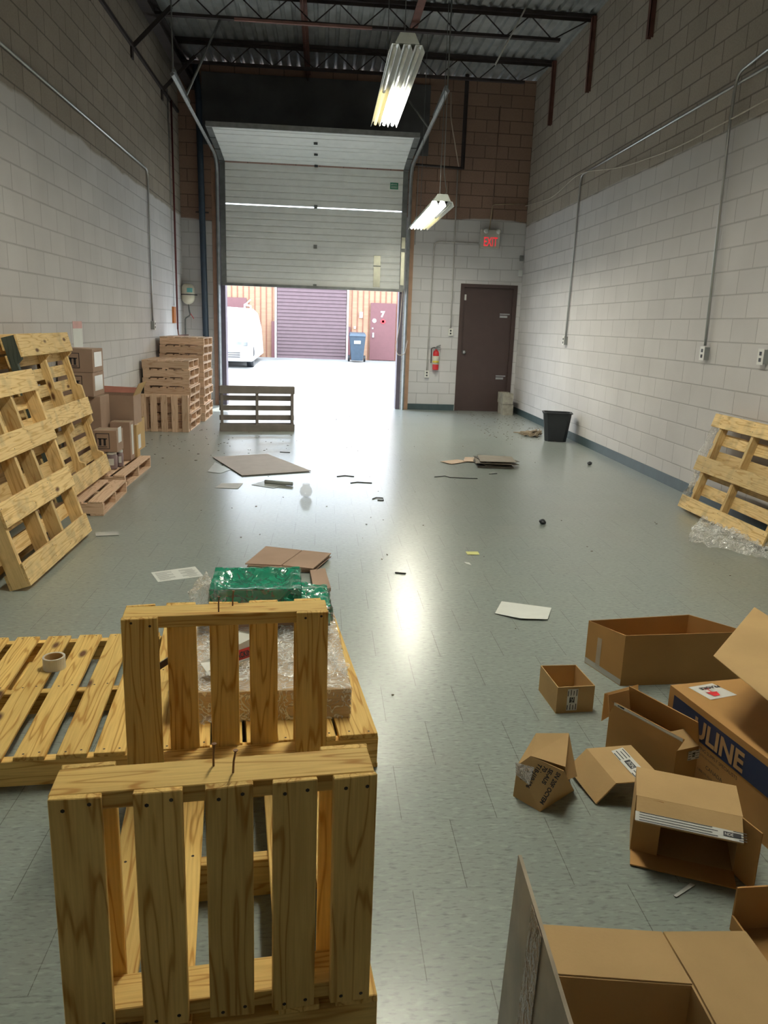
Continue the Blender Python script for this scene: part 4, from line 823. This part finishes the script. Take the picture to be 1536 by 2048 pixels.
sheet('clear_tape', [[tuple(p + nn8*.008) for p in (g8+V((-.004, 0, .01)), g8+V((0, 0, -.035)), g8*.45+g2*.55 + V((0,0,.02)), g8*.6+g3*.4)]], film_mat('tape_film', (.8, .8, .8), .35), k8, .001, world=True)
label_print(k8, g1 + (g4-g1)*.42 + nn8*.003, (g2-g1), (g4-g1), .03, .03)
# K9 big near carton bottom right
k9 = thing('open_carton', 'large open carton at the bottom right corner with folded back flaps', 'box', (.7, 1.0, 0))
r0, r1 = V((.458, 1.190, .30)), V((.722, 1.155, .30)); r2 = V((.715, .72, .30)); r3 = V((.44, .75, .30)); dn = V((0, 0, -.298))
sheet('body', [[tuple(p) for p in P] for P in ([r0, r1, r1+dn, r0+dn], [r1, r2, r2+dn, r1+dn], [r2, r3, r3+dn, r2+dn], [r0+dn, r1+dn, r2+dn, r3+dn])], CARD, k9, .006, world=True)
sheet('flap', [[tuple(p) for p in (r0+V((.005, 0, 0)), r1, V((.722, 1.29, .295)), V((.478, 1.325, .29)))]], CARD, k9, .006, world=True)
sheet('flap', [[tuple(p) for p in (r1+V((.004, 0, 0)), V((.722, 1.285, .30)), V((.905, 1.29, .29)), V((.93, .80, .27)), r2+V((.004, 0, 0)))]], CARD, k9, .006, world=True)
SC = M_('scuffed_taped_cardboard', (.36, .30, .22), .3, var=.3, scale=9)
q_ = V((.402, 1.279, .50)), V((.385, .90, .50)), V((.345, .86, .02)), V((.372, 1.235, .02))
pnl = sheet('side_panel', [[tuple(p) for p in q_]], SC, k9, .007, world=True)
sheet('tape', [[tuple(p + V((-.006, 0, 0))) for p in (q_[0]*.65+q_[1]*.35, q_[0]*.45+q_[1]*.55, q_[3]*.35+q_[2]*.65, q_[3]*.6+q_[2]*.4)]], film_mat('brown_tape_film', (.40, .30, .2), .7), k9, .001, world=True)
# K10 carton at right edge
k10 = thing('open_carton', 'plain carton cut off by the right edge above the nearest carton', 'box', (1.25, 1.5, 0))
s0, s1, s2, s3 = V((1.084, 1.606, 0)), V((1.40, 1.62, 0)), V((1.38, 1.30, 0)), V((1.09, 1.30, 0)); hh = Z3*.13
sheet('body', [[tuple(p) for p in P] for P in ([s0, s1, s1+hh, s0+hh], [s1, s2, s2+hh, s1+hh], [s3, s0, s0+hh*.35, s3+hh*.35], [s0, s1, s2, s3])], CARD2, k10, .005, world=True)
# ------------------------------------------------------------ wrapped goods on the big pallet
CLEAR = film_mat('clear_stretch_film', (.95, .95, .93), .24, .7, 9); GREEN = film_mat('green_stretch_film', (.02, .25, .15), .88, .35, 8)
def crumple(name, lab, cat, P, n, amp, mat, parent=None, seed=0, base=0.0, peak=0.0):
    """crumpled film over a quad P (4 world points), n x n grid"""
    P = [V(p) for p in P]; bm = bmesh.new(); g = []
    for i in range(n+1):
        for j in range(n+1):
            a, b = i/n, j/n; p = P[0]*(1-a)*(1-b) + P[1]*a*(1-b) + P[2]*a*b + P[3]*(1-a)*b
            e = min(a, 1-a, b, 1-b); nv = abs(noise.noise(V((p.x*9+seed, p.y*9, p.z*9)))); n2 = abs(noise.noise(V((p.x*24, p.y*24+seed, 3))))
            ex_ = V((noise.noise(V((a*5, b*5, seed+9))), noise.noise(V((a*5, b*5, seed+5))), 0))*.18*(P[0]-P[2]).length*(.5 if e < .15 else .2)
            g.append(bm.verts.new(p + ex_ + Z3*(base + 1.6*amp*nv + amp*.8*n2 + peak*sin(pi*a)*sin(pi*b))))
    for i in range(n):
        for j in range(n):
            k = i*(n+1)+j; bm.faces.new((g[k], g[k+1], g[k+n+2], g[k+n+1]))
    bmesh.ops.recalc_face_normals(bm, faces=bm.faces)
    o = obj(name, bm, mat, parent, smooth=False, world=bool(parent))
    return tag(o, lab, cat) if lab else o
zs = .136
ws = thing('wrapped_stack', 'low stack of board sheets shrink wrapped in clear film on the large pallet', 'wrapped goods', (-.2, 2.9, zs))
ts = rad(5); sx_, sy_ = V((cos(ts), sin(ts)*.45, 0)), V((-sin(ts)*.85, cos(ts), 0)); so = V((.112, 2.492, zs))
BRD = M_('stacked_board_edges', (.50, .36, .21), .7, var=.15)
for k in range(9):
    z0 = k*.0122; e = .003*((k*5) % 3)
    bm = bmesh.new(); c0 = so + Z3*z0 + sx_*(-.003*e); hexa(bm, [c0 - sx_*(.62+e), c0 + sx_*e, c0 + sx_*e + sy_*.80, c0 - sx_*(.62+e) + sy_*.80], [p + Z3*.0112 for p in (c0 - sx_*(.62+e), c0 + sx_*e, c0 + sx_*e + sy_*.80, c0 - sx_*(.62+e) + sy_*.80)])
    obj('board_sheet', bm, BRD, ws, world=True)
def wrapbox(bm, c, x, y, z, n=14, amp=.006, seed=0):
    """subdivided crumpled shell"""
    def gp(o, a, b):
        g = [[None]*(n+1) for _ in range(n+1)]; nr = a.cross(b).normalized()
        for i in range(n+1):
            for j in range(n+1):
                p = o + a*i/n + b*j/n; g[i][j] = bm.verts.new(p + nr*amp*(noise.noise(V((p.x*25, p.y*25, p.z*25+seed)))+.5))
        for i in range(n):
            for j in range(n): bm.faces.new((g[i][j], g[i+1][j], g[i+1][j+1], g[i][j+1]))
    gp(c, x, z); gp(c+x, y, z); gp(c+y+x, -x, z); gp(c+y, -y, z); gp(c+z, x, y)
bm = bmesh.new(); wrapbox(bm, so - sx_*.627 - sy_*.005 - Z3*0, sx_*.632, sy_*.81, Z3*.114, 26, .006, 3); obj('clear_film', bm, CLEAR, ws, world=True)
crumple('loose_film', None, None, [(-0.406,2.437,0.140), (-0.315,2.418,0.140), (-0.342,2.579,0.160), (-0.422,2.599,0.160)], 10, .03, CLEAR, ws, 4)
crumple('loose_film', None, None, [(-0.063,2.494,0.140), (0.107,2.506,0.140), (0.107,2.535,0.150), (-0.064,2.527,0.150)], 12, .02, CLEAR, ws, 6)
fm = crumple('plastic_film', 'heap of clear crumpled film at the left of the green wrapped stack', 'plastic film', [(-0.590,3.251,0.260), (-0.423,3.192,0.260), (-0.433,3.372,0.300), (-0.576,3.481,0.260)], 22, .05, CLEAR, None, 2, 0, .07)
crumple('plastic_film', 'clear film spread over the middle of the wrapped board stack', 'plastic film', [(-0.415,2.514,0.262), (0.097,2.570,0.262), (0.004,3.103,0.262), (-0.463,3.100,0.262)], 34, .022, CLEAR, None, 8)
tg = rad(3); gx, gy = V((cos(tg), sin(tg), 0)), V((-sin(tg), cos(tg), 0)); go = V((-.445, 2.98, .255))
gw = thing('green_wrapped_stack', 'tray-shaped load wrapped in green stretch film on top of the board stack', 'wrapped goods', tuple(go))
bm = bmesh.new(); bbox(bm, (0, 0, 0), (.40, .30, .075)); bmesh.ops.transform(bm, verts=bm.verts, matrix=frame(go + gx*.05 + gy*.01, gx, gy)); obj('carton_under', bm, CARD3, gw, world=True)
bm = bmesh.new(); wrapbox(bm, go + Z3*.078, gx*.37, gy*.29, Z3*.105, 24, .006, 7)
for v in bm.verts:
    q = v.co - go; a = q.dot(gx)/.37; b = q.dot(gy)/.29
    if q.z > .17 and .08 < a < .92 and .10 < b < .90: v.co.z -= .030*min(1, min(a-.08, .92-a, (b-.10)*.8, (.90-b)*.8)*9)
obj('green_film', bm, GREEN, gw, world=True, smooth=True)
bm = bmesh.new(); wrapbox(bm, go + gx*.30 - gy*.04 + Z3*.068, gx*.19, gy*.27, Z3*.075, 18, .012, 12)
for v in bm.verts:
    q = v.co - go; a = (q.dot(gx)-.30)/.19; v.co.z -= .03*max(0, a)
obj('green_film', bm, GREEN, gw, world=True)
sg = thing('printed_bag', 'white bag with red band lying on the wrapped stack, seen between the slats', 'bag', (-0.344,2.639,0.270))
sp0, sp1, sp2, sp3 = V((-0.423,2.567,0.275)), V((-0.219,2.683,0.300)), V((-0.262,2.746,0.360)), V((-0.439,2.618,0.300))
sheet('sheet', [[tuple(p) for p in (V((-0.387,2.539,0.275)), V((-0.234,2.685,0.285)), V((-0.228,2.707,0.360)), V((-0.300,2.722,0.370)), V((-0.428,2.603,0.295)))]], PAPER, sg, .003, world=True)
rb0, rb1 = V((-0.387,2.562,0.287)), V((-0.234,2.678,0.292)); rv = V((0, .02, .035))
quad(sg, 'red_band', [rb0, rb1, rb1+rv, rb0+rv*.9], M_('dark_red_band', (.40, .03, .02), .5), .004)
text('band_print', 'PACKING', rb0 + rv*.2 + (rb1-rb0)*.52, rb1-rb0, rv, .030, INK, sg, bold=.0008, lift=.006, sx=.66)
tag(box('foam_bar', (0, 0, 0), (.001, .001, .001), LABEL), None)
bpy.data.objects.remove(bpy.data.objects['foam_bar'])
fb = thing('edge_protector', 'white-topped dark strip propped at the left of the wrapped stack', 'strip', (-0.584,2.746,0.200))
w0, w1 = V((-0.613,2.724,0.200)), V((-0.516,2.817,0.240)); wn = V((.012, .03, 0))
bm = bmesh.new(); hexa(bm, [w0, w1, w1+wn, w0+wn], [p + Z3*.028 for p in (w0, w1, w1+wn, w0+wn)]); obj('strip', bm, M_('dark_maroon', (.05, .025, .02), .4), fb, world=True)
bm = bmesh.new(); hexa(bm, [p + Z3*.028 for p in (w0, w1, w1+wn, w0+wn)], [p + Z3*.031 for p in (w0, w1, w1+wn, w0+wn)]); obj('white_face', bm, PAPER, fb, world=True)
# tape roll
tp_ = thing('tape_roll', 'white roll of packing tape lying on the left flat pallet', 'tape', (-1.06, 2.935, .121))
bm = bmesh.new(); n = 32
for r, m in ((.043, 0),):
    ra, rb = .043, .036
    R_ = [[bm.verts.new((rr*cos(2*pi*k/n), rr*sin(2*pi*k/n), z)) for k in range(n)] for rr, z in ((ra, 0), (ra, .05), (rb, .05), (rb, 0))]
    for i in range(4):
        for k in range(n): bm.faces.new((R_[i][k], R_[i][(k+1) % n], R_[(i+1) % 4][(k+1) % n], R_[(i+1) % 4][k]))
obj('tape', bm, M_('white_tape_roll', (.60, .59, .53), .35), tp_)
bm = bmesh.new(); R_ = [[bm.verts.new((rr*cos(2*pi*k/n), rr*sin(2*pi*k/n), z)) for k in range(n)] for rr, z in ((.036, .001), (.036, .049), (.033, .049), (.033, .001))]
for i in range(4):
    for k in range(n): bm.faces.new((R_[i][k], R_[i][(k+1) % n], R_[(i+1) % 4][(k+1) % n], R_[(i+1) % 4][k]))
obj('core', bm, CARD, tp_)
# ------------------------------------------------------------ things lying on the floor
def flat(name, lab, cat, pts, mat, t=.0012, z=.001, parent=None):
    P = [V(p) for p in pts]; return tag(sheet(name, [[(p.x, p.y, p.z+z) for p in P]], mat, None, t, off=0), lab, cat)
doc = thing('paper_sheet', 'printed white sheet on the floor behind the left flat pallet', 'paper', (-.86, 4.5, 0))
dpts = [V((-1.021,4.512,0.001)), V((-0.944,4.338,0.001)), V((-0.699,4.453,0.001)), V((-0.778,4.637,0.001))]
sheet('sheet', [[tuple(p) for p in dpts]], PAPER, doc, .001, world=True)
bm = bmesh.new(); uu_ = (dpts[2]-dpts[1]); vv_ = (dpts[0]-dpts[1]); base = dpts[1] + Z3*.002
for k in range(9):
    for s0, s1 in ((.06, .42), (.58, .9)) if k % 3 else ((.06, .3), (.7, .94)):
        a = base + vv_*(.1+.09*k); bm.faces.new([bm.verts.new(p) for p in (a+uu_*s0, a+uu_*s1, a+uu_*s1+vv_*.03, a+uu_*s0+vv_*.03)])
obj('print', bm, M_('grey_print', (.35, .36, .35), .7), doc, world=True)
flat('paper_sheet', 'blank white sheet with a curled edge on the floor in mid room, right of centre', 'paper', [(1.032,4.035,0.000), (0.953,3.849,0.000), (1.068,3.757,0.008), (1.218,3.754,0.004), (1.293,3.935,0.000)], PAPER, z=.004)
flat('sticky_note', 'small yellow note on the floor right of centre', 'paper', [(1.003,5.014,0.000), (1.004,4.943,0.000), (1.088,4.946,0.000), (1.091,5.017,0.000)], M_('yellow_note', (.62, .62, .22), .6), z=.003)
CRDF = M_('flat_cardboard_grey', (.45, .40, .375), .7, var=.06)
flat('cardboard_sheet', 'large flat cardboard sheet lying on the floor toward the roller door', 'cardboard', [(-1.213,8.562,0.010), (-0.783,7.534,0.010), (-0.106,7.839,0.010), (-0.624,8.837,0.010)], CRDF, .006, .0)
flat('cardboard_sheet', 'folded brown cardboard lying behind the green wrapped stack', 'cardboard', [(-0.464,4.590,0.035), (-0.363,4.978,0.035), (-0.120,4.894,0.035), (-0.241,4.566,0.035)], CARD3, .006, 0)
flat('cardboard_sheet', 'right half of the folded brown cardboard behind the green wrapped stack', 'cardboard', [(-0.235,4.566,0.035), (-0.113,4.894,0.035), (0.072,4.832,0.035), (-0.042,4.502,0.035)], CARD3, .006, 0)
for k in range(4):
    d = V((.004*k*(-1)**k, .004*k, -.007*(k+1)))
    tag(sheet('cardboard_sheet', [[tuple(V(p)+d) for p in ((-0.448,4.581,0.035), (-0.351,4.955,0.035), (0.065,4.820,0.035), (-0.045,4.512,0.035))]], CARD3, None, .005), 'brown cardboard sheet under the folded one behind the green stack, %s down' % ORD[k+1].replace('fifth', 'lowest'), 'cardboard', 'flattened cardboard behind the green stack')
flat('cardboard_sheet', 'narrow brown cardboard piece right of the green wrapped stack', 'cardboard', [(-0.032,4.134,0.030), (-0.060,4.497,0.030), (0.032,4.539,0.030), (0.065,4.170,0.030)], CARD3, .02, -.01)
flat('cardboard_sheet', 'light brown cardboard piece at the left of the dark card pile', 'cardboard', [(1.355,8.576,0.008), (1.464,8.427,0.008), (1.693,8.614,0.008), (1.586,8.735,0.008)], M_('tan_card', (.50, .36, .25), .7), .004, 0)
flat('cardboard_sheet', 'light brown cardboard piece touching the dark card pile', 'cardboard', [(1.633,8.606,0.014), (1.799,8.559,0.014), (1.915,8.841,0.014), (1.701,8.886,0.014)], M_('tan_card_two', (.52, .38, .27), .7), .004, 0)
rnd = random.Random(4)
for k in range(7):
    c = V((1.960,8.461,0.000)) + V((rnd.uniform(-.03, .03), rnd.uniform(-.03, .04), .006+k*.011)); a = rnd.uniform(-.3, .3); w_, d_ = .20, .20
    u1 = V((cos(a), sin(a), 0))*w_; v1_ = V((-sin(a), cos(a), 0))*d_
    tag(sheet('card_piece', [[tuple(c-u1-v1_), tuple(c+u1-v1_+Z3*.004), tuple(c+u1+v1_), tuple(c-u1+v1_+Z3*.006)]], M_('dark_card', (.09, .08, .065) if k % 2 else (.22, .19, .15), .7), None, .004), 'dark flattened card in the floor pile, %s' % ('topmost' if k == 6 else ORD[k] + (' layer' if k == 0 else ' from the floor')), 'cardboard', 'pile of dark cards on the floor')
flat('paper_sheet', 'thin pale sheet poking out left of the large flat cardboard', 'paper', [(-1.149,7.734,0.000), (-1.148,8.278,-0.000), (-0.929,7.864,0.000), (-1.015,7.667,0.000)], M_('pale_plastic', (.50, .53, .52), .3), z=.003)
flat('paper_sheet', 'small pale sheet on the floor left of the rolled tube', 'paper', [(-0.971,6.973,0.000), (-0.938,7.179,0.000), (-0.739,7.196,0.000), (-0.759,6.946,0.000)], M_('pale_sheet', (.50, .49, .46), .5), z=.003)
flat('paper_sheet', 'grey sheet on the floor under the rolled tube', 'paper', [(-0.654,7.133,0.000), (-0.522,7.382,0.000), (-0.296,7.210,0.000), (-0.439,6.993,0.000)], M_('grey_sheet', (.40, .43, .42), .4), z=.003)
tag(pipe('paper_tube', [(-0.533,7.211,0.020), (-0.269,7.116,0.020)], .018, M_('grey_tube', (.34, .37, .37), .4), None, 12), 'thin rolled grey tube lying on the grey sheet mid floor', 'tube')
gl = thing('glass_jar', 'clear round glass jar lying on the floor in front of the flat cardboard', 'jar', (-0.132,6.658,0.000))
bm = bmesh.new(); lathe(bm, [(.02, .0), (.045, .012), (.058, .045), (.052, .08), (.035, .10), (.034, .12), (.030, .12), (.031, .10), (.046, .08), (.052, .045), (.04, .018), (.015, .008)], n=24)
g_, nt, b = newmat('clear_glass'); b.inputs['Alpha'].default_value = .22; b.inputs['Specular IOR Level'].default_value = 1.0; b.inputs['Roughness'].default_value = .03; b.inputs['IOR'].default_value = 1.45
tcn = N(nt, 'ShaderNodeTexCoord'); nzn = N(nt, 'ShaderNodeTexNoise', Scale=3.0); L(nt, tcn.outputs['Object'], nzn.inputs['Vector']); L(nt, ramp(nt, nzn.outputs[0], [(.3, (.93, .96, .95)), (.7, (.97, .98, .98))]), b.inputs['Base Color'])
obj('glass', bm, g_, gl, smooth=True)
for (px, lab, p) in ((0, 'small black plastic scrap on the open floor right of centre', (1.774,5.814,0.000)), (1, 'small black scrap on the floor near the right baseboard', (3.119,8.586,0.000))):
    bm = bmesh.new(); bmesh.ops.create_icosphere(bm, subdivisions=2, radius=.028)
    for v in bm.verts: v.co *= 1 + .35*noise.noise(v.co*40 + V((px, 0, 0))); v.co.z = v.co.z*.8 + .02
    bmesh.ops.translate(bm, verts=bm.verts, vec=p); tag(obj('scrap', bm, BLACKP), lab, 'scrap')
WIRE = M_('dark_strap', (.06, .06, .06), .5)
for pts, lab in (([(1.163,7.668,0.004), (1.280,7.722,0.006), (1.321,7.651,0.005), (1.604,7.629,0.004)], 'longest dark strap strip on the floor below the card pile'), ([(0.159,7.601,0.004), (0.241,7.656,0.005), (0.332,7.617,0.004)], 'short dark strap strip on the floor, left of its pair'),
                 ([(0.285,7.288,0.004), (0.355,7.337,0.005), (0.495,7.306,0.004)], 'dark strap strip on the floor, right of its pair'), ([(0.457,6.602,0.004), (0.491,6.656,0.006), (0.553,6.645,0.005), (0.550,6.550,0.004), (0.499,6.566,0.004)], 'bent dark strap loop on the floor mid room'),
                 ([(-0.491,9.032,0.004), (-0.372,9.011,0.004)], 'tiny dark strip behind the large flat cardboard'), ([(1.780,7.888,0.004), (1.874,7.925,0.004)], 'tiny dark strip just below the card pile'), ([(0.469,4.539,0.004), (0.536,4.518,0.005)], 'tiny dark scribble of strap beside the light glare on the floor')):
    tag(pipe('strap_scrap', pts, .005, WIRE, None, 5), lab, 'strap')
flat('plastic_strip', 'clear plastic strip on the floor beside the nearest leaning pallet', 'plastic', [(-1.599,5.390,0.000), (-1.567,5.300,0.000), (-1.418,5.332,0.000), (-1.448,5.424,0.000)], M_('clear_strip', (.55, .57, .56), .2), z=.004)
flat('plastic_strip', 'narrow clear strip on the floor in front of the taped carton', 'plastic', [(0.987,1.730,0.000), (0.993,1.724,0.000), (1.068,1.768,0.000), (1.057,1.776,0.000)], M_('clear_strip_two', (.6, .62, .6), .2), z=.003)
flat('plastic_strip', 'tiny white shred on the floor below the yellow note', 'plastic', [(0.949,4.772,-0.000), (0.957,4.740,0.000), (0.987,4.709,0.000), (0.981,4.762,0.000)], PAPER, z=.003)
crumple('plastic_film', 'crumpled clear film spilling on the floor under the right leaning pallet', 'plastic film', [(2.732,5.318,0.000), (3.089,4.869,0.000), (3.489,5.348,0.000), (3.188,6.018,0.000)], 34, .06, CLEAR, None, 5, .0, .02)
crumple('plastic_film', 'clear film hanging at the far edge of the right leaning pallet', 'plastic film', [(3.20, 6.44, .03), (3.42, 6.44, .75), (3.52, 6.50, .72), (3.30, 6.50, .02)], 12, .01, CLEAR, None, 15)
# bits of debris nobody could count
bm = bmesh.new(); rnd = random.Random(11)
for k in range(330):
    if k < 170: x, y = rnd.uniform(2.4, 3.5), rnd.uniform(10.4, 13.8)
    elif k < 250: x, y = rnd.uniform(-2.2, -.4), rnd.uniform(8, 11)
    else: x, y = rnd.uniform(-1.4, 3.3), rnd.uniform(2.2, 13.6)
    s = rnd.uniform(.004, .014) if k < 250 else rnd.uniform(.003, .008); a = rnd.uniform(0, pi); u1 = V((cos(a), sin(a), 0))*s; v1_ = V((-sin(a), cos(a), 0))*s*rnd.uniform(.2, .7); c = V((x, y, .0015))
    vs = [bm.verts.new(p) for p in (c-u1-v1_, c+u1-v1_, c+u1+v1_, c-u1+v1_)]; top = [bm.verts.new(v.co + Z3*.003) for v in vs]
    bm.faces.new(top); [bm.faces.new((vs[i], vs[(i+1) % 4], top[(i+1) % 4], top[i])) for i in range(4)]
tag(obj('floor_debris', bm, M_('debris', (.16, .12, .085), .8, var=.5, scale=3)), 'scattered chips and dust crumbs over the floor', 'debris', kind='stuff')
# cinder blocks by the door
for z, dx, lab in ((0, 0, 'lower of two concrete blocks standing in the corner beside the brown door'), (.197, -.03, 'upper of two concrete blocks standing in the corner beside the brown door')):
    bm = bmesh.new(); x0, y0 = 3.235+dx*.5, 13.585; x1, y1 = x0+.19, y0+.39
    bbox(bm, (x0, y0, z), (x1, y0+.03, z+.19)); bbox(bm, (x0, y1-.03, z), (x1, y1, z+.19)); bbox(bm, (x0, y0+.03, z), (x0+.03, y1-.03, z+.19)); bbox(bm, (x1-.03, y0+.03, z), (x1, y1-.03, z+.19)); bbox(bm, (x0+.03, y0+.18, z), (x1-.03, y0+.21, z+.19))
    tag(obj('concrete_block', bm, CONCR), lab, 'concrete block', 'concrete blocks in the corner')
# black waste bin
wb2 = thing('waste_bin', 'black plastic waste bin on the floor by the right wall', 'bin', (3.28, 10.5, 0), rad(-12))
bm = bmesh.new(); pts = lambda a, b, c: [(-a, -b+c, 0), (-a+c, -b, 0), (a-c, -b, 0), (a, -b+c, 0), (a, b-c, 0), (a-c, b, 0), (-a+c, b, 0), (-a, b-c, 0)]
rings = []
for a, b, z in ((.145, .10, 0), (.19, .135, .39), (.205, .15, .39), (.205, .15, .405), (.18, .125, .405), (.135, .09, .02)):
    rings.append([bm.verts.new((p[0], p[1], z)) for p in pts(a, b, .045)])
for A_, B_ in zip(rings, rings[1:]):
    for i in range(8): bm.faces.new((A_[i], A_[(i+1) % 8], B_[(i+1) % 8], B_[i]))
bm.faces.new(rings[0][::-1]); bm.faces.new(rings[-1]); bmesh.ops.recalc_face_normals(bm, faces=bm.faces); obj('body', bm, BLACKP, wb2)
# mop head / rag
bm = bmesh.new(); rnd = random.Random(3)
for k in range(46):
    a = rnd.uniform(2.2, 4.3); c = V((3.16, 11.0, .02)); ln = rnd.uniform(.14, .30); p = [c + V((rnd.uniform(-.04, .06), rnd.uniform(-.08, .08), rnd.uniform(0, .07)))]
    for i in range(4): p.append(p[-1] + V((cos(a)*ln/4, sin(a)*ln/4*1.2, -p[-1].z*.35)) + V((rnd.uniform(-.02, .02), rnd.uniform(-.02, .02), rnd.uniform(0, .012))))
    tube(bm, p, .008, 5)
tag(obj('mop_head', bm, M_('dirty_mop_yarn', (.30, .24, .17), .9, var=.3)), 'dirty string mop head lying behind the black bin', 'mop')
